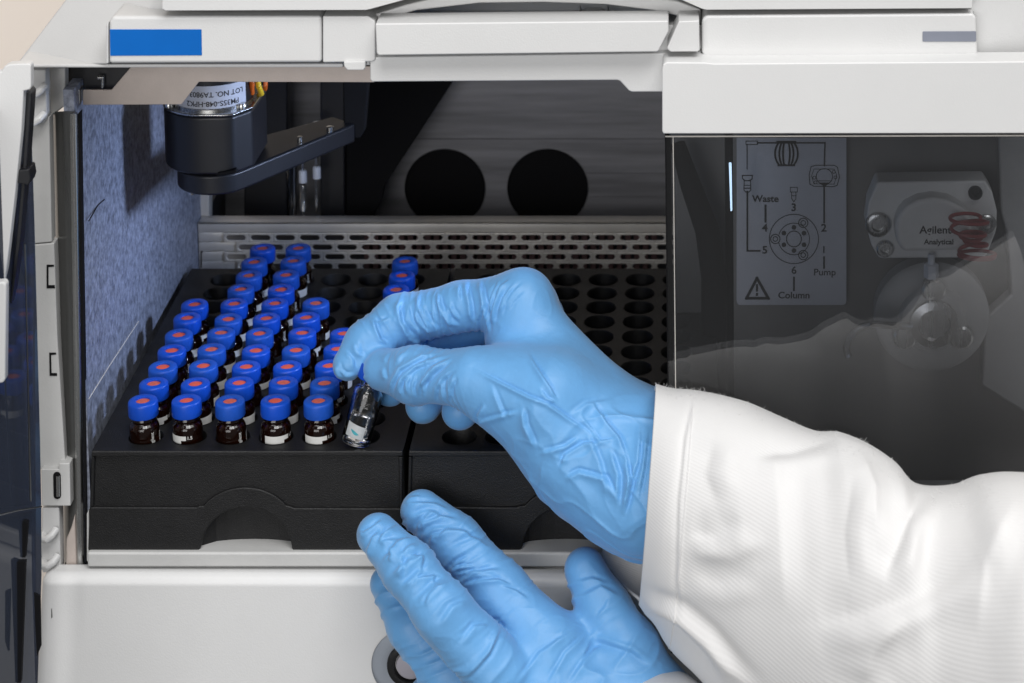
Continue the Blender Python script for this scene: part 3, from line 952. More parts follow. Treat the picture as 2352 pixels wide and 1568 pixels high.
# ------------------------------------------------------------------ amber vials
ZB = -16.5                                     # vial base below the tray top
body_prof = [(0.01, 0), (4.9, 0), (5.7, 0.7), (5.8, 1.6), (5.8, 21.0), (5.68, 21.8), (5.25, 22.6), (4.6, 23.1), (4.4, 23.5), (4.4, 23.9), (4.85, 24.3), (4.85, 24.8), (4.4, 25.2), (4.4, 26.2)]
cap_prof = [(5.2, 25.9), (5.72, 26.0), (5.85, 26.4), (5.78, 31.0), (5.62, 31.6), (5.2, 32.0), (3.0, 32.05), (2.78, 31.95), (2.7, 31.3)]
sept_prof = [(0.01, 31.45), (2.0, 31.42), (2.72, 31.3)]


def patch_mesh(r):
    b = MB()

    def strip(a0, a1, z0, z1):
        n = max(2, int((a1 - a0) / 5))
        k = len(b.v)
        for i in range(n + 1):
            a = R(a0 + (a1 - a0) * i / n)
            for z in (z0, z1): b.v.append((r * math.sin(a), -r * math.cos(a), z))
        b.f.extend([(k + 2 * i, k + 2 * i + 2, k + 2 * i + 3, k + 2 * i + 1) for i in range(n)])
    strip(-50, 28, 8, 19.4)
    strip(28, 48, 17.6, 19.4)
    return b


def make_vial():
    root = empty('amber_vial')
    g = MB().lathe(body_prof, 40).build('glass_body', M['amber'], root, sharp=60)
    MB().lathe([(0.01, 1.0), (4.6, 1.0), (4.75, 1.6), (4.75, 15), (0.01, 15)], 32).build('brown_liquid', M['brown'], g, sharp=40)
    c = MB().lathe(cap_prof, 48)
    cp_ = c.build('cap', M['cap'], root, sharp=50)
    MB().lathe(sept_prof, 32).build('septum', M['septum'], cp_)
    pt = patch_mesh(5.86).build('label_patch', M['patch'], root)
    b = MB()
    b.add(*text_mesh('1.5', 1.8, wrap(0, 0, 5.87, 18.0, R(62), False), 0.04))

    def side(x, y, a=R(-84)):                 # lettering that climbs the side of the bottle
        an = a - y / 5.87
        return Vector((5.87 * math.sin(an), -5.87 * math.cos(an), 17.6 + x))
    b.add(*text_mesh('Agilent', 2.0, side, 0.02))
    b.build('lettering', M['patch'], root, smooth=False)
    return root


proto = make_vial()


def children(o): return [c for c in bpy.data.objects if c.parent == o]


def copy_tree(o, parent=None):
    c = o.copy(); col.objects.link(c)
    if parent: c.parent = parent
    for ch in children(o): copy_tree(ch, c)
    return c


ORD = ['first', 'second', 'third', 'fourth', 'fifth', 'sixth', 'seventh', 'eighth', 'ninth', 'tenth', 'eleventh']
spots = [(c, r) for r in range(5) for c in range(5)] + [(c, r) for r in (5, 6) for c in range(4)] + [(c, r) for r in range(7, 11) for c in (1, 2)]
spots += [(5, r) for r in (6, 7, 8, 9)]
turn = {(0, 0): 134, (1, 0): -43, (2, 0): 136, (3, 0): 14, (4, 0): -8, (0, 1): 20, (1, 1): 60, (2, 1): 60, (3, 1): 70, (4, 1): 30}
front_labels = {0: 'amber vial in the front row at the corner by the grey side wall',
                1: 'front row amber vial with narrow white patch left of the number 1.5',
                2: 'middle amber vial of the five in the front row, white letters up its right side',
                3: 'front row amber vial with wide white patch, second left from the clear vial',
                4: 'front row amber vial with white patch, directly left of the clear vial'}
for k, (c, r) in enumerate(spots):
    o = proto if k == 0 else copy_tree(proto)
    jx, jy = random.uniform(-.35, .35), random.uniform(-.3, .3)
    o.location = Vector((X0 + CP * c + jx, RP * r + jy, ZB + random.uniform(-.15, .35))) * S
    o.rotation_euler = (R(random.uniform(-1.3, 1.3)), R(random.uniform(-1.3, 1.3)), R(turn.get((c, r), random.choice((20, 55, 70, 95, 140, -60, -100, 60)) + random.uniform(-12, 12))))
    for ch in children(o):                       # worn caps and pierced discs here and there
        if ch.name.startswith('cap'):
            ch.material_slots[0].link = 'OBJECT'
            ch.material_slots[0].material = M['cap2'] if random.random() < 0.35 else M['cap']
            for sp_ in children(ch):
                sp_.material_slots[0].link = 'OBJECT'
                sp_.material_slots[0].material = M['septum2'] if random.random() < 0.4 else M['septum']
    if r == 0:
        lab = front_labels[c]
    elif c == 5:
        lab = {6: 'blue-capped vial just above the gloved index finger, nearest in its lone column',
               7: 'second blue-capped vial up from the gloved index finger in the lone column',
               8: 'second vial from the perforated plate in the lone column above the index finger',
               9: 'rearmost vial of the lone column above the gloved index finger'}[r]
    else:
        lab = 'blue-capped amber vial, %s row from tray front, %s column from grey side wall' % (ORD[r], ORD[c])
    tag(o, lab, 'vial', 'amber vials with blue caps in the tray')

# ------------------------------------------------------------------ the clear vial held over its well
vb, vt = at(816, 1017, -7.0), at(862, 842, -3.0)
ax = (vt - vb).normalized()
xx = Vector((0, -1, 0)).cross(ax).normalized() * -1
yy = ax.cross(xx)
FR = Matrix((xx, yy, ax)).transposed()
cv = empty('clear_vial', vb)
tag(cv, 'clear glass vial half full of liquid held tilted by gloved finger and thumb', 'vial')
loc = lambda q: vb + FR @ Vector(q)
outer = [(0.01, 0), (4.7, 0), (5.6, 0.6), (5.8, 1.6), (5.8, 20.3), (5.55, 21.4), (4.7, 22.4), (3.95, 23.0), (3.85, 23.6), (4.5, 24.1), (4.55, 24.6), (4.1, 25.1), (4.1, 27)]
inner = [(2.9, 27), (2.9, 23.2), (3.8, 22.4), (4.75, 20.8), (4.85, 20), (4.85, 2.4), (4.3, 1.5), (0.01, 1.2)]
g = MB().lathe(outer + inner, 56, vb, frame=FR).build('glass_body', M['clear'], cv, sharp=60)
MB().lathe([(0.01, 1.35), (4.2, 1.65), (4.72, 2.5), (4.80, 12.2), (4.66, 11.7), (4.2, 11.45), (0.01, 11.3)], 48, vb, frame=FR).build('liquid', M['liquid'], g, sharp=40)
cb = MB().lathe(cap_prof, 48, vb, frame=FR).build('cap', M['cap'], cv, sharp=50)
MB().lathe(sept_prof, 32, vb, frame=FR).build('septum', M['septum'], cb)
b = MB()
n = 16
for i in range(n + 1):
    a = R(-48 + 74 * i / n)
    for z in (4.0 - .5 * i / n, 9.6 - 1.2 * i / n):
        b.v.append(tuple(loc((5.88 * math.sin(a), -5.88 * math.cos(a), z))))
b.f += [(2 * i, 2 * i + 2, 2 * i + 3, 2 * i + 1) for i in range(n)]
lp_ = b.build('label_patch', M['patch2'], cv)
b = MB()
for i in range(11):
    t = i / 10
    a = R(-28 + 34 * t)
    w = 0.65 * math.sin(math.pi * (t * .9 + .08))
    z = 5.4 + 1.4 * (1 - t) ** 2
    for dz in (-w, w): b.v.append(tuple(loc((5.93 * math.sin(a), -5.93 * math.cos(a), z + dz))))
b.f += [(2 * i, 2 * i + 2, 2 * i + 3, 2 * i + 1) for i in range(10)]
b.build('teal_mark', M['teal'], lp_)


# ------------------------------------------------------------------ the person: gloves and coat sleeves
class Noise:
    def __init__(s, seed):
        s.t = np.random.RandomState(seed).rand(32, 32, 32).astype(np.float32) * 2 - 1

    def __call__(s, P, freq):
        q = P * freq
        i = np.floor(q).astype(int); f = q - i; f = f * f * (3 - 2 * f)
        g = lambda a, b, c: s.t[(i[:, 0] + a) % 32, (i[:, 1] + b) % 32, (i[:, 2] + c) % 32]
        fx, fy, fz = f[:, 0], f[:, 1], f[:, 2]
        x00 = g(0, 0, 0) * (1 - fx) + g(1, 0, 0) * fx; x10 = g(0, 1, 0) * (1 - fx) + g(1, 1, 0) * fx
        x01 = g(0, 0, 1) * (1 - fx) + g(1, 0, 1) * fx; x11 = g(0, 1, 1) * (1 - fx) + g(1, 1, 1) * fx
        return (x00 * (1 - fy) + x10 * fy) * (1 - fz) + (x01 * (1 - fy) + x11 * fy) * fz


def smin(a, b, k):
    h = np.clip(0.5 + 0.5 * (b - a) / k, 0, 1)
    return b * (1 - h) + a * h - k * h * (1 - h)


def round_cone(P, a, b, ra, rb):
    a, b = np.array(a), np.array(b)
    ab = b - a
    t = np.clip(((P - a) @ ab) / (ab @ ab), 0, 1)
    return np.linalg.norm(P - a - t[:, None] * ab, axis=1) - (ra + (rb - ra) * t)


def hand_field(groups, P):
    """groups: (bones, inner blend, outer blend); a bone is (point, point, radius, radius)"""
    D = None
    for bones, ki, ko in groups:
        d = None
        for a, b, ra, rb in bones:
            e = round_cone(P, a, b, ra, rb)
            d = e if d is None else smin(d, e, ki)
        D = d if D is None else smin(D, d, ko)
    return D


def surface(groups, vox):
    pts = np.array([np.array(p) for g in groups for bn in g[0] for p in bn[:2]])
    rr = max(max(bn[2], bn[3]) for g in groups for bn in g[0]) + 4
    lo_, hi_ = pts.min(0) - rr, pts.max(0) + rr
    n = np.ceil((hi_ - lo_) / vox).astype(int) + 1
    ax_ = [lo_[i] + vox * np.arange(n[i]) for i in range(3)]
    st = 4                                              # coarse look first, fine samples only near the surface
    cn_ = (n + st - 1) // st + 1
    cg = np.stack(np.meshgrid(*[lo_[i] + vox * st * np.arange(cn_[i]) for i in range(3)], indexing='ij'), -1).reshape(-1, 3)
    cfld = hand_field(groups, cg).reshape(tuple(cn_)).astype(np.float32)
    near = np.round(np.arange(n.max()) / st).astype(int)
    G = cfld[np.ix_(near[:n[0]], near[:n[1]], near[:n[2]])].copy()
    m = np.abs(G) < vox * st * 1.6
    ii = np.argwhere(m)
    G[m] = hand_field(groups, lo_ + ii * vox)
    neg = G < 0
    c = np.zeros(tuple(n - 1), int)
    for dx in (0, 1):
        for dy in (0, 1):
            for dz in (0, 1):
                c += neg[dx:n[0] - 1 + dx, dy:n[1] - 1 + dy, dz:n[2] - 1 + dz]
    act = (c > 0) & (c < 8)
    idx = -np.ones(act.shape, int)
    cells = np.argwhere(act)
    idx[act] = np.arange(len(cells))
    acc = np.zeros((len(cells), 3)); cnt = np.zeros(len(cells))
    corners = [(a, b, d) for a in (0, 1) for b in (0, 1) for d in (0, 1)]
    for p in corners:
        for axis in range(3):
            if p[axis]: continue
            q = list(p); q[axis] = 1
            ga = G[cells[:, 0] + p[0], cells[:, 1] + p[1], cells[:, 2] + p[2]]
            gb = G[cells[:, 0] + q[0], cells[:, 1] + q[1], cells[:, 2] + q[2]]
            m = (ga < 0) != (gb < 0)
            t = ga[m] / (ga[m] - gb[m])
            pt = np.tile(np.array(p, float), (m.sum(), 1)); pt[:, axis] = t
            acc[m] += pt; cnt[m] += 1
    V = lo_ + (cells + acc / cnt[:, None]) * vox
    F = []
    for axis in range(3):
        s1 = [slice(None)] * 3; s2 = [slice(None)] * 3
        s1[axis] = slice(0, -1); s2[axis] = slice(1, None)
        e = np.argwhere(neg[tuple(s1)] != neg[tuple(s2)])
        o1, o2 = (axis + 1) % 3, (axis + 2) % 3
        e = e[(e[:, o1] > 0) & (e[:, o2] > 0) & (e[:, o1] < n[o1] - 1) & (e[:, o2] < n[o2] - 1)]
        quad = []
        for d1, d2 in ((1, 1), (0, 1), (0, 0), (1, 0)):
            k = e.copy(); k[:, o1] -= d1; k[:, o2] -= d2
            quad.append(idx[k[:, 0], k[:, 1], k[:, 2]])
        quad = np.stack(quad, 1)
        flip = neg[tuple(e.T)]
        quad[~flip] = quad[~flip][:, ::-1]
        F.append(quad)
    return V, np.concatenate(F)


def normals(groups, V, h=0.6):
    g = np.stack([hand_field(groups, V + np.eye(3)[i] * h) - hand_field(groups, V - np.eye(3)[i] * h) for i in range(3)], 1)
    return g / np.maximum(np.linalg.norm(g, axis=1), 1e-9)[:, None]


def mesh_from(name, V, F, material, parent):
    me = bpy.data.meshes.new(name)
    me.from_pydata((V * S).tolist(), [], F.tolist())
    me.polygons.foreach_set('use_smooth', [True] * len(me.polygons))
    me.materials.append(material)
    o = bpy.data.objects.new(name, me)
    col.objects.link(o)
    if parent:
        o.parent = parent
        o.location = -parent.location
    return o


NZ = Noise(3)


def rings(V, N, a, b, r, lam, amp, seed, skew=0.35, t0=0.0, t1=1.0, power=2.2):
    """folds of thin rubber running round a finger between t0 and t1 of the bone a-b"""
    a, b = np.array(a), np.array(b)
    ab = b - a; L = np.linalg.norm(ab); u = ab / L
    s = (V - a) @ u
    d = np.linalg.norm(V - a - s[:, None] * u, axis=1)
    near = np.clip(1 - (d - r) / 5.0, 0, 1) * (d < r + 6)
    win = np.clip((s / L - t0) / 0.12, 0, 1) * np.clip((t1 - s / L) / 0.12, 0, 1)
    e1 = np.cross(u, [0, -1, 0.2]); e1 /= np.linalg.norm(e1)
    w = ((V - a) @ e1) / r
    ph = s / lam + skew * w + 0.75 * NZ(V + seed * 17.3, 0.055) + 0.30 * NZ(V + seed * 5.1, 0.16)
    saw = (1 - np.abs(np.sin(np.pi * ph))) ** power
    mask = np.clip(0.30 + 1.2 * NZ(V + seed * 31.7, 0.09), 0, 1)
    return amp * near * win * mask * saw


def crease(V, uv, line, w, amp, depth_lo=-1e9, depth_hi=1e9, lean=0.6):
    """a fold whose course was read off the photograph, raised on the side that faces the viewer: steep on one side, long on the other"""
    best = np.full(len(V), 1e9); sgn = np.ones(len(V)); fade = np.zeros(len(V))
    line = [np.array(p, float) for p in line]
    tot = len(line) - 1
    for i, (p, q) in enumerate(zip(line[:-1], line[1:])):
        pq = q - p
        t = np.clip(((uv - p) @ pq) / (pq @ pq), 0, 1)
        r = uv - p - t[:, None] * pq
        d = np.linalg.norm(r, axis=1)
        m = d < best
        g = (i + t) / tot
        best[m] = d[m]
        sgn[m] = np.sign(pq[0] * r[m, 1] - pq[1] * r[m, 0])
        fade[m] = np.minimum(1, np.minimum(g[m], 1 - g[m]) * 4 + 0.08)
    ww = np.where(sgn > 0, w * (1 + lean), w * (1 - lean))
    e = np.sqrt(best ** 2 + 1.4 ** 2) - 1.4
    out = (np.exp(-(e / ww) ** 1.35) - 0.6 * np.exp(-((sgn * best + 1.5 * w) / (0.8 * w)) ** 2)) * fade
    return amp * out * ((V[:, 1] > depth_lo) & (V[:, 1] < depth_hi))


def A3(u, v, Y): return np.array(at(u, v, Y))


person = empty('person', at(1900, 1500, -80))
tag(person, 'person in white lab coat sleeves and blue gloves lifting a clear vial', 'person')

# ---- hand that holds the vial (thumb nearest to the viewer)
thumb = [(A3(884, 850, -6), A3(955, 861, -14), 8.2, 10.2), (A3(955, 861, -14), A3(1032, 866, -20), 10.2, 9.0), (A3(1032, 866, -20), A3(1090, 868, -25), 9.0, 10.6), (A3(1090, 868, -25), A3(1250, 915, -30), 10.6, 19)]
index = [(A3(802, 836, 0), A3(842, 786, 6), 6.3, 7.9), (A3(842, 786, 6), A3(918, 736, 12), 7.9, 9.7), (A3(918, 736, 12), A3(1060, 703, 9), 9.7, 9.0), (A3(1060, 703, 9), A3(1205, 686, 3), 9.0, 10.6)]
middle = [(A3(895, 893, 8), A3(935, 850, 14), 6.8, 7.8), (A3(935, 850, 14), A3(1015, 770, 26), 7.8, 9.0), (A3(1015, 770, 26), A3(1215, 700, 24), 9.2, 11)]
ring = [(A3(972, 930, 2), A3(1010, 870, 14), 7.0, 8.2), (A3(1010, 870, 14), A3(1080, 790, 34), 8.2, 9), (A3(1080, 790, 34), A3(1235, 730, 42), 9, 11)]
pinky = [(A3(1058, 942, -4), A3(1105, 885, 10), 7.4, 8.2), (A3(1105, 885, 10), A3(1160, 830, 34), 8.2, 9), (A3(1160, 830, 34), A3(1255, 780, 54), 9, 10.5)]
palm = [(A3(1200, 688, 2), A3(1206, 700, 20), 9.0, 9.0), (A3(1206, 700, 20), A3(1232, 790, 48), 8.6, 9.0),
        (A3(1198, 692, 2), A3(1382, 970, -22), 8.6, 16.5), (A3(1208, 722, 18), A3(1372, 958, 0), 8.5, 14),
        (A3(1235, 790, 44), A3(1380, 975, 6), 9, 15),
        (A3(1196, 790, 0), A3(1320, 945, -16), 13.5, 19),
        (A3(1150, 905, -26), A3(1330, 1020, -30), 12, 20), (A3(1330, 1020, -30), A3(1440, 1080, -34), 20, 24),
        (A3(1388, 985, -14), A3(1492, 1012, -22), 17.5, 18.2), (A3(1440, 1080, -34), A3(1520, 1110, -40), 24, 26),
        (A3(1365, 1075, -36), A3(1460, 1145, -40), 15.5, 16)]
cuffb = [(A3(1425, 1120, -44), A3(1452, 1210, -44), 8, 4.6), (A3(1452, 1210, -44), A3(1462, 1255, -44), 4.6, 2.6)]
GR = [(palm, 12, 1), (thumb, 5, 9), (index, 4, 4), (middle, 4, 2.0), (ring, 4, 2.0), (pinky, 4, 2.0), (cuffb, 4, 7)]
V, F = surface(GR, 0.56)
N = normals(GR, V)
uv = project(V)
front = np.clip(-N[:, 1] * 1.4 + 0.35, 0, 1)
D = np.zeros(len(V))
# rubber bunched along the fingers
D += rings(V, N, index[2][0], index[2][1], 11, 4.2, 0.95, 1, 0.55, 0.0, 1.0)
D += rings(V, N, index[1][0], index[1][1], 9.5, 3.6, 0.8, 2, 0.5, 0.0, 1.0)
D += rings(V, N, index[3][0], index[3][1], 10.6, 2.6, 0.8, 3, 0.4, 0.0, 1.0)
D += rings(V, N, thumb[0][0], thumb[1][1], 10.6, 3.3, 0.85, 4, -0.35, 0.2, 1.0)
D += rings(V, N, thumb[2][0], thumb[2][1], 10, 2.8, 0.8, 5, -0.3, 0.0, 1.4)
D += rings(V, N, middle[1][0], middle[1][1], 9, 3.2, 0.7, 6)
D += rings(V, N, ring[1][0], ring[1][1], 9, 3.2, 0.7, 7)
wr = np.clip((uv[:, 0] - 1130) / 120, 0, 1) * np.clip((uv[:, 1] - 860) / 90, 0, 1)
# folds read off the photograph: (course, width, height)
for line, w, am in (
        ([(1090, 848), (1150, 880), (1215, 912), (1258, 928), (1310, 965), (1378, 1012)], 4.5, 1.15),
        ([(1205, 800), (1232, 845), (1262, 890), (1278, 918)], 5, 1.25),
        ([(1240, 893), (1256, 916), (1275, 922)], 4, 0.9),
        ([(1358, 925), (1385, 965), (1420, 1005), (1436, 1045)], 6, 1.3),
        ([(1336, 960), (1362, 990), (1378, 1014), (1412, 1008)], 4, 0.8),
        ([(1100, 970), (1150, 955), (1190, 945)], 5, 0.9),
        ([(1128, 885), (1148, 935), (1160, 962)], 6, 0.6),
        ([(1200, 935), (1205, 975), (1230, 1030)], 7, 1.1),
        ([(1240, 1040), (1300, 1025), (1330, 1005)], 6, 0.9),
        ([(1290, 1075), (1300, 1045), (1340, 1020), (1380, 1018)], 6, 1.0),
        ([(1300, 1100), (1330, 1085), (1390, 1100), (1420, 1150)], 7, 1.1),
        ([(1400, 1030), (1420, 1090), (1418, 1160)], 7, 1.2),
        ([(1436, 1045), (1448, 1110), (1432, 1180)], 6, 1.6),
        ([(1470, 990), (1465, 1060), (1445, 1120)], 6, 1.1),
        ([(1488, 985), (1478, 1075), (1466, 1140)], 5, 1.0),
        ([(1105, 975), (1098, 955), (1112, 930)], 5, 1.0),
        ([(1345, 985), (1375, 1060), (1395, 1130)], 8, 0.9),
        ([(1310, 955), (1345, 930), (1400, 920)], 8, 0.5),
        ([(1120, 690), (1095, 735), (1100, 770)], 4, 0.8), ([(1140, 668), (1122, 720), (1124, 765)], 4, 0.7), ([(1160, 655), (1140, 705), (1135, 745)], 4, 0.6),
        ([(1180, 650), (1160, 690), (1152, 725)], 4, 0.45), ([(1205, 665), (1180, 690), (1168, 712)], 4, 0.35)):
    D += crease(V, uv, line, w * 0.78, am) * front
def zi(pts): return [(814 + x * .21757, 589.2 + y * .21757) for x, y in pts]


for line, w, am in (
        ([(500, 450), (460, 540), (490, 690), (560, 800), (690, 890)], 4.5, 1.5), ([(560, 500), (600, 680), (700, 820)], 4, 0.7),
        ([(670, 390), (680, 520), (740, 680), (850, 790)], 4, 1.2), ([(710, 410), (730, 560), (800, 690), (890, 775)], 4, 0.9),
        ([(880, 370), (900, 500), (960, 620), (1030, 720)], 4, 1.2), ([(640, 590), (720, 720), (820, 800)], 4, 1.0), ([(960, 540), (1010, 660), (1090, 735)], 4, 1.0),
        ([(1190, 230), (1180, 330), (1215, 480), (1230, 600), (1240, 690)], 4.5, 1.3), ([(1320, 240), (1350, 380), (1390, 560), (1400, 700)], 4.5, 1.4), ([(1110, 290), (1100, 390), (1120, 470)], 4, 0.9),
        ([(1010, 470), (1030, 560), (1100, 660)], 4, 0.7), ([(560, 830), (620, 880), (690, 900)], 4, 0.9),
        ([(205, 640), (220, 760), (270, 880), (340, 925)], 4.5, 1.4), ([(225, 690), (290, 695), (380, 640)], 4, 0.7), ([(30, 880), (60, 1010), (110, 1070)], 5, 0.6),
        ([(1410, 740), (1440, 560), (1470, 400), (1530, 260)], 3.5, 0.9), ([(1440, 700), (1480, 520), (1520, 380), (1580, 260)], 3.5, 0.7), ([(1470, 660), (1510, 480), (1560, 330), (1640, 240)], 3.5, 0.8),
        ([(1530, 590), (1580, 440), (1700, 280)], 3.5, 0.6), ([(1570, 540), (1660, 400), (1780, 280)], 3.5, 0.5),
        ([(1040, 1020), (820, 1110), (640, 1170), (500, 1290), (440, 1430)], 4, 1.0), ([(900, 1010), (700, 1070), (480, 1190), (400, 1330), (370, 1440)], 4, 1.2),
        ([(1030, 1060), (870, 1190), (780, 1280), (690, 1370), (665, 1490)], 4, 1.1), ([(1050, 1180), (930, 1290), (870, 1390), (840, 1520)], 4, 1.0), ([(1060, 1260), (1010, 1390), (1000, 1520)], 4, 0.9),
        ([(1000, 1100), (800, 1230), (740, 1330), (720, 1470)], 4, 0.9), ([(600, 1230), (555, 1330), (560, 1460)], 4, 1.0), ([(500, 1290), (480, 1380), (490, 1470)], 4, 0.8), ([(640, 1250), (610, 1380), (640, 1500)], 4, 0.8),
        ([(380, 990), (330, 1060), (310, 1120)], 4, 0.6), ([(300, 1170), (310, 1240), (330, 1300)], 4, 0.6), ([(540, 1010), (490, 1050), (450, 1120)], 4, 0.7), ([(940, 1290), (920, 1400), (960, 1530)], 4, 0.8)):
    D += crease(V, uv, zi(line), w, am * 1.0) * front
for line in ([(80, 440), (100, 540), (170, 590), (260, 580)], [(290, 690), (330, 620), (380, 600)], [(60, 480), (75, 560), (120, 625)], [(250, 240), (280, 330), (330, 380)], [(160, 330), (230, 420), (250, 520)]):
    D += crease(V, uv, [(759.7 + x * .2125, 736.4 + y * .2125) for x, y in line], 4, 0.7) * front
# slack rubber over the heel of the hand: broad facets with ridges between them
Q = V @ np.array([[0.86, 0, 0.5], [0, 1, 0], [-0.5, 0, 0.86]])
rid = 1 - np.abs(NZ(Q * np.array([0.55, 1, 1.2]), 0.055)) * 2.4
D += wr * front * (1.0 * np.clip(rid, 0, 1) ** 3 - 0.2)
rid2 = 1 - np.abs(NZ(Q * np.array([0.7, 1, 1.1]) + 40, 0.12)) * 2.4
D += wr * front * 0.5 * np.clip(rid2, 0, 1) ** 3
D += 0.30 * NZ(V + 9, 0.07)
fine = 1 - np.abs(NZ(V * np.array([1.0, 1.0, 0.6]) + 90, 0.17)) * 2.6
D += 0.22 * front * np.clip(fine, 0, 1) ** 3 * np.clip(0.4 + NZ(V + 3, 0.05), 0, 1)
V2 = V + N * D[:, None]
gl = mesh_from('glove', V2, F, M['glove'], person)
sm = gl.modifiers.new('soften', 'SMOOTH'); sm.factor = 0.4; sm.iterations = 1

# ---- the other hand, back of the hand to the viewer
lindex = [(A3(968, 1174, -22), A3(1048, 1246, -28), 7.9, 9.7), (A3(1048, 1246, -28), A3(1144, 1358, -38), 9.7, 10.8), (A3(1144, 1358, -38), A3(1272, 1495, -50), 10.8, 13)]
lmid = [(A3(867, 1226, -38), A3(935, 1302, -50), 7.8, 9.3), (A3(935, 1302, -50), A3(1020, 1406, -60), 9.3, 10.3), (A3(1020, 1406, -60), A3(1150, 1550, -62), 10.3, 12.5)]
lring = [(A3(893, 1340, -28), A3(950, 1440, -38), 7.2, 9.2), (A3(950, 1440, -38), A3(1030, 1545, -46), 9.2, 10), (A3(1030, 1545, -46), A3(1130, 1660, -52), 10, 12)]
lpink = [(A3(985, 1600, -32), A3(1110, 1720, -44), 8, 10)]
lthumb = [(A3(1342, 1306, -32), A3(1388, 1398, -40), 7.8, 9.2), (A3(1388, 1398, -40), A3(1446, 1500, -48), 9.4, 11), (A3(1446, 1500, -48), A3(1500, 1640, -54), 12, 17)]
lpalm = [(A3(1280, 1495, -50), A3(1420, 1660, -56), 12.5, 19), (A3(1160, 1545, -58), A3(1330, 1700, -60), 13, 20), (A3(1130, 1660, -52), A3(1330, 1760, -56), 12, 18),
         (A3(1330, 1690, -58), A3(1560, 1900, -70), 24, 27), (A3(1420, 1620, -54), A3(1560, 1800, -64), 16, 26), (A3(1500, 1640, -54), A3(1580, 1760, -60), 17, 22)]
GL = [(lpalm, 11, 1), (lthumb, 5, 6), (lindex, 4, 4), (lmid, 4, 1.0), (lring, 4, 1.0), (lpink, 4, 2.0)]
V, F = surface(GL, 0.56)
N = normals(GL, V)
uv = project(V)
front = np.clip(-N[:, 1] * 1.4 + 0.35, 0, 1)
D = np.zeros(len(V))
for k, (bn, sk) in enumerate(((lindex, .3), (lmid, .5), (lring, .3), (lthumb, .2))):
    D += rings(V, N, bn[0][0], bn[0][1], 9, 5.5, 0.9, 11 + k, sk, -0.1, 1.1, 1.6)
    D += rings(V, N, bn[1][0], bn[1][1], 10, 4.4, 0.75, 21 + k, sk, -0.1, 1.1, 1.8)
    D += rings(V, N, bn[2][0], bn[2][1], 11.5, 2.6, 0.45, 31 + k, sk, 0.1, 0.8)
for line, w, am in (
        ([(850, 1240), (890, 1225), (905, 1215)], 7, 0.9), ([(880, 1290), (915, 1250), (950, 1232)], 7, 1.2), ([(893, 1330), (940, 1290), (985, 1275)], 8, 1.0),
        ([(925, 1350), (955, 1325), (975, 1310)], 8, 1.0), ([(960, 1385), (1000, 1345), (1030, 1332)], 9, 0.9), ([(1010, 1440), (1040, 1395), (1075, 1380)], 8, 0.8),
        ([(945, 1190), (985, 1175), (1030, 1195)], 7, 0.8), ([(965, 1235), (1000, 1215), (1060, 1215)], 8, 0.8), ([(1030, 1265), (1090, 1240), (1130, 1262)], 9, 0.7),
        ([(1060, 1340), (1090, 1315), (1150, 1310)], 6, 1.0), ([(1060, 1345), (1110, 1335), (1160, 1335)], 5, 0.8),
        ([(1120, 1450), (1140, 1432), (1146, 1440), (1120, 1500), (1060, 1568)], 6, 1.0), ([(1350, 1470), (1385, 1478), (1450, 1500), (1490, 1530)], 8, -1.0),
        ([(1190, 1568), (1240, 1500), (1330, 1440)], 5, 0.6), ([(1260, 1568), (1300, 1500), (1350, 1455)], 5, 0.7), ([(1310, 1568), (1350, 1510), (1380, 1480)], 6, 0.8),
        ([(1060, 1480), (1090, 1440), (1130, 1435)], 6, 0.8), ([(1320, 1340), (1360, 1330), (1400, 1345)], 6, 0.6), ([(1330, 1375), (1380, 1350), (1420, 1370)], 7, 0.6),
        ([(1370, 1420), (1390, 1395), (1400, 1372)], 4, 0.5)):
    D += crease(V, uv, line, w, am) * front
def zl(pts): return [(798.5 + x * .18787, 1100.8 + y * .18787) for x, y in pts]


for line, w, am in (
        ([(140, 640), (200, 660), (310, 600), (480, 450)], 6, 1.0), ([(390, 780), (420, 740), (500, 640), (640, 540), (720, 530)], 6, 1.3), ([(400, 800), (480, 770), (650, 735), (780, 740)], 6, 0.9),
        ([(510, 1000), (560, 940), (520, 830)], 6, 0.9), ([(670, 930), (740, 840), (840, 790)], 6, 1.0), ([(660, 900), (660, 1050), (640, 1200)], 6, 0.9),
        ([(720, 950), (820, 930), (900, 980), (880, 1100), (800, 1250)], 6, 0.9), ([(800, 1320), (860, 1220), (1050, 1190), (1030, 1290)], 5, 0.8), ([(960, 1560), (1010, 1430), (1100, 1330), (1230, 1280)], 6, 0.8),
        ([(270, 970), (260, 860), (330, 700), (440, 590)], 6, 0.8),
        ([(700, 280), (780, 230), (900, 220)], 5, 0.8), ([(720, 310), (880, 300), (1060, 310), (1250, 390)], 6, 0.9), ([(850, 620), (900, 520), (1060, 390)], 6, 1.1), ([(920, 640), (940, 540), (1150, 470), (1340, 500)], 6, 1.0),
        ([(1130, 720), (1200, 640), (1400, 640), (1600, 760)], 6, 0.9), ([(1010, 790), (1050, 700), (1230, 650)], 6, 0.8), ([(1240, 1110), (1330, 1020), (1480, 940)], 4, 1.2), ([(1250, 1130), (1350, 1070), (1560, 1060)], 4, 1.0),
        ([(1270, 1160), (1500, 1130), (1700, 1150)], 4, 0.6), ([(1650, 1230), (1850, 1230), (2000, 1300)], 4, 0.6), ([(1850, 1300), (2050, 1360), (2200, 1460)], 4, 0.6), ([(1560, 1180), (1750, 1190), (1880, 1240)], 4, 0.5)):
    D += crease(V, uv, zl(line), w * 0.9, am * 0.95) * front
Q = V @ np.array([[0.7, 0, 0.7], [0, 1, 0], [-0.7, 0, 0.7]])
bk = np.clip((uv[:, 1] - 1400) / 80, 0, 1)
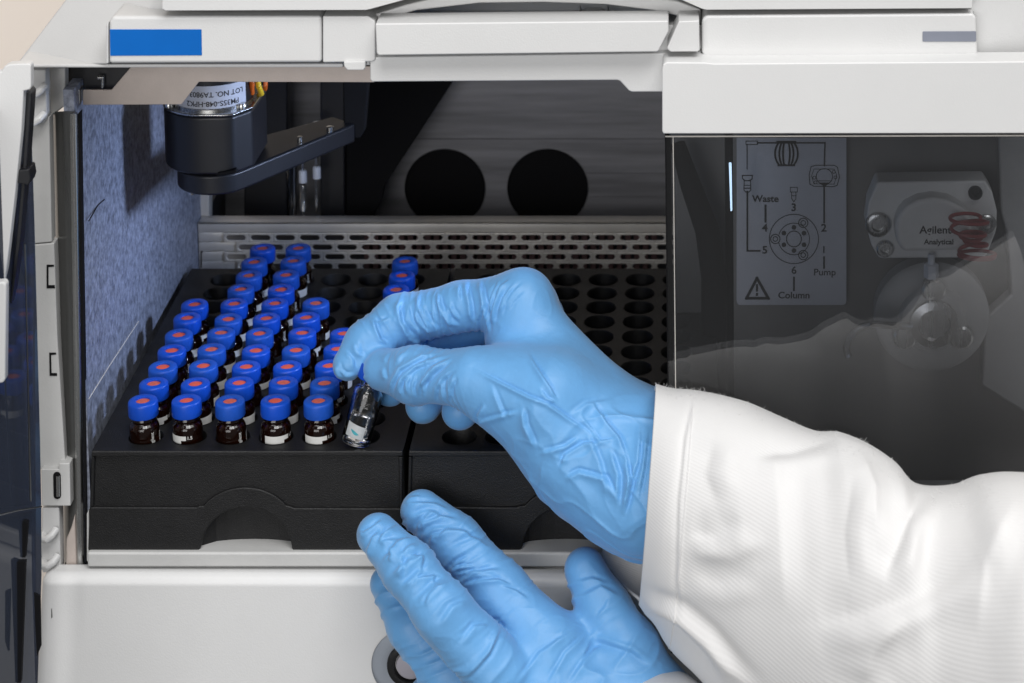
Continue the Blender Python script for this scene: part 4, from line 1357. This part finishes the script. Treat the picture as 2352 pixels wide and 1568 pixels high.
rid = 1 - np.abs(NZ(Q * np.array([1.3, 1, 0.5]) + 70, 0.075)) * 2.4
D += bk * front * (0.75 * np.clip(rid, 0, 1) ** 2 - 0.2)
D += 0.40 * NZ(V + 21, 0.07)
fine = 1 - np.abs(NZ(V * np.array([0.8, 1.0, 0.8]) + 95, 0.17)) * 2.6
D += 0.25 * front * np.clip(fine, 0, 1) ** 3 * np.clip(0.4 + NZ(V + 7, 0.05), 0, 1)
gl2 = mesh_from('glove', V + N * D[:, None], F, M['glove'], person)
sm = gl2.modifiers.new('soften', 'SMOOTH'); sm.factor = 0.4; sm.iterations = 1


# ---- coat sleeves
def sleeve(name, stations, nu, nv, folds, parent, cuff_skew=0.0, thick=1.0, noise=1.0):
    """stations: (top u, v, bottom u, v, depth of the middle, half depth)"""
    st = np.array(stations, float)
    k = np.linspace(0, len(st) - 1, nu)
    T = np.array([at(a[0], a[1], a[4]) for a in st]); B = np.array([at(a[2], a[3], a[4]) for a in st])
    def cr(X):                                          # Catmull-Rom through the stations
        Xp = np.concatenate([[2 * X[0] - X[1]], X, [2 * X[-1] - X[-2]]])
        i = np.minimum(k.astype(int), len(X) - 2); f = (k - i)[:, None]
        p0, p1, p2, p3 = Xp[i], Xp[i + 1], Xp[i + 2], Xp[i + 3]
        return 0.5 * (2 * p1 + (p2 - p0) * f + (2 * p0 - 5 * p1 + 4 * p2 - p3) * f ** 2 + (3 * p1 - p0 - 3 * p2 + p3) * f ** 3)
    T, B = cr(T), cr(B)
    dep = cr(st[:, 5:6])[:, 0]
    C = (T + B) / 2; U = (T - B) / 2
    ang = np.linspace(0, 2 * np.pi, nv, endpoint=False)
    P = np.zeros((nu, nv, 3)); Nn = np.zeros((nu, nv, 3))
    Dv = np.array([0.0, -1.0, 0.18]); Dv /= np.linalg.norm(Dv)
    ca, sa = np.cos(ang), np.sin(ang)
    P = C[:, None] + U[:, None] * ca[None, :, None] + Dv * (dep[:, None] * sa[None])[..., None]
    ul = np.linalg.norm(U, axis=1)
    Nn = (U / ul[:, None] ** 2)[:, None] * ca[None, :, None] + Dv * (sa[None] / dep[:, None])[..., None]
    Nn /= np.linalg.norm(Nn, axis=2)[..., None]
    far = np.clip(-sa, 0, 1) * np.clip(-ca * 1.2, 0, 1)
    fade_ = np.clip(1 - np.linspace(0, nu - 1, nu) / (nu * 0.10), 0, 1) ** 1.2
    P[..., 0] -= cuff_skew * far[None] * fade_[:, None]
    V = P.reshape(-1, 3); Nv = Nn.reshape(-1, 3)
    uv_ = project(V)
    d = np.zeros(len(V))
    fr_ = np.clip(-Nv[:, 1] * 1.5 + 0.3, 0, 1)
    for line, w, am in folds: d += crease(V, uv_, line, w, am) * fr_
    d += noise * (1.2 * NZ(V + 55, 0.018) + 0.45 * NZ(V + 12, 0.05) + 0.5 * (1 - 2.2 * np.abs(NZ(V * np.array([1, 1, 0.6]) + 31, 0.03))))
    V = V + Nv * d[:, None]
    ii, jj = np.meshgrid(np.arange(nu - 1), np.arange(nv), indexing='ij')
    j2 = (jj + 1) % nv
    F = np.stack([ii * nv + jj, ii * nv + j2, (ii + 1) * nv + j2, (ii + 1) * nv + jj], -1).reshape(-1, 4)
    o = mesh_from(name, V, F, M['cloth'], parent)
    me = o.data
    ax_len = np.concatenate([[0], np.cumsum(np.linalg.norm(np.diff(C, axis=0), axis=1))])
    uvl = me.uv_layers.new(name='weave')
    li = np.empty(len(me.loops), int); me.loops.foreach_get('vertex_index', li)
    a = (li // nv); b_ = (li % nv).astype(float)
    pol = np.arange(len(me.loops)) // 4
    b_[(b_ == 0) & ((pol % nv) == nv - 1)] = nv            # closing seam
    q = np.stack([ax_len[a], b_ / nv * 2 * np.pi * 42], 1)
    uvl.data.foreach_set('uv', q.ravel().astype(np.float32))
    so = o.modifiers.new('thickness', 'SOLIDIFY'); so.thickness = thick * S; so.offset = -1
    return o, V.reshape(nu, nv, 3)


ST = [(1506, 888, 1468, 1372, -40, 36), (1545, 900, 1500, 1420, -44, 38), (1600, 908, 1545, 1490, -48, 40), (1700, 934, 1650, 1590, -56, 44), (1800, 972, 1760, 1700, -64, 48),
      (1880, 1004, 1850, 1800, -72, 50), (1935, 1006, 1920, 1850, -78, 52), (2000, 1030, 2000, 1880, -84, 54), (2062, 1074, 2080, 1900, -90, 55), (2112, 1126, 2160, 1920, -96, 55),
      (2200, 1134, 2240, 1940, -104, 60), (2270, 1112, 2330, 1960, -112, 64), (2360, 1112, 2420, 1980, -120, 66), (2560, 1150, 2640, 2000, -140, 70)]
FOLDS = [([(1592, 905), (1570, 1010), (1556, 1150), (1552, 1330), (1560, 1410)], 5, -0.8),
         ([(1470, 1362), (1500, 1385), (1560, 1410), (1620, 1460), (1680, 1530), (1740, 1590)], 16, 2.6),
         ([(1490, 1400), (1550, 1440), (1610, 1500), (1660, 1568)], 20, -3.2),
         ([(2110, 1128), (2080, 1200), (2060, 1260), (2030, 1330)], 26, -3.4),
         ([(1930, 1008), (1820, 1035), (1730, 1050)], 22, -1.6), ([(1975, 1030), (2010, 1120), (2010, 1220)], 26, 1.6),
         ([(2250, 1290), (2100, 1370), (1980, 1410), (1880, 1430)], 34, -2.8), ([(2330, 1150), (2260, 1300), (2240, 1450)], 40, 2.2),
         ([(1640, 1010), (1620, 1090), (1650, 1160)], 26, -1.4), ([(1780, 1020), (1790, 1200), (1800, 1400)], 34, 1.5),
         ([(1700, 1190), (1640, 1230), (1585, 1225)], 26, -1.7), ([(1760, 1240), (1680, 1280), (1590, 1270)], 24, 1.2), ([(1740, 1320), (1660, 1340), (1590, 1320)], 24, -1.2),
         ([(1960, 1090), (1940, 1220), (1950, 1340)], 24, -1.2), ([(2080, 1420), (2000, 1500), (1980, 1568)], 40, 2.0)]
slv, PV = sleeve('coat_sleeve', ST, 210, 230, FOLDS, person, cuff_skew=26.0)
# stitched hem near the cuff and short fibres standing off the upper edge
b = MB()
row = [Vector(p) for p in PV[30]]
b.tube([p + Vector((0, -0.15, 0)) for p in row[12:112]], 0.22, 5)
hm = b.build('hem_stitching', M['cloth'], slv)
b = MB()
rng = random.Random(5)
for i in range(420):
    iu = rng.randrange(1, 180)
    jv = rng.randrange(-6, 10)
    p = Vector(PV[iu][jv % 230])
    dr = Vector((rng.uniform(-1, 1), rng.uniform(-.6, .6), rng.uniform(.3, 1.2))).normalized()
    l = rng.uniform(0.5, 1.6)
    bend = Vector((rng.uniform(-1, 1), rng.uniform(-1, 1), rng.uniform(-.6, .6))) * l * .5
    b.tube([p, p + dr * l * .5 + bend * .3, p + dr * l + bend], [0.05, 0.045, 0.03], 3)
lint = b.build('lint', M['cloth'], slv)
lint['kind'] = 'stuff'
# cuff of the other sleeve, and the far edge of this one under the glove
ST2 = [(1478, 1568, 1340, 1800, -66, 34), (1530, 1562, 1400, 1860, -68, 36), (1600, 1580, 1480, 1900, -70, 38), (1700, 1680, 1600, 2000, -76, 42)]
sleeve('coat_sleeve', ST2, 60, 120, [], person)
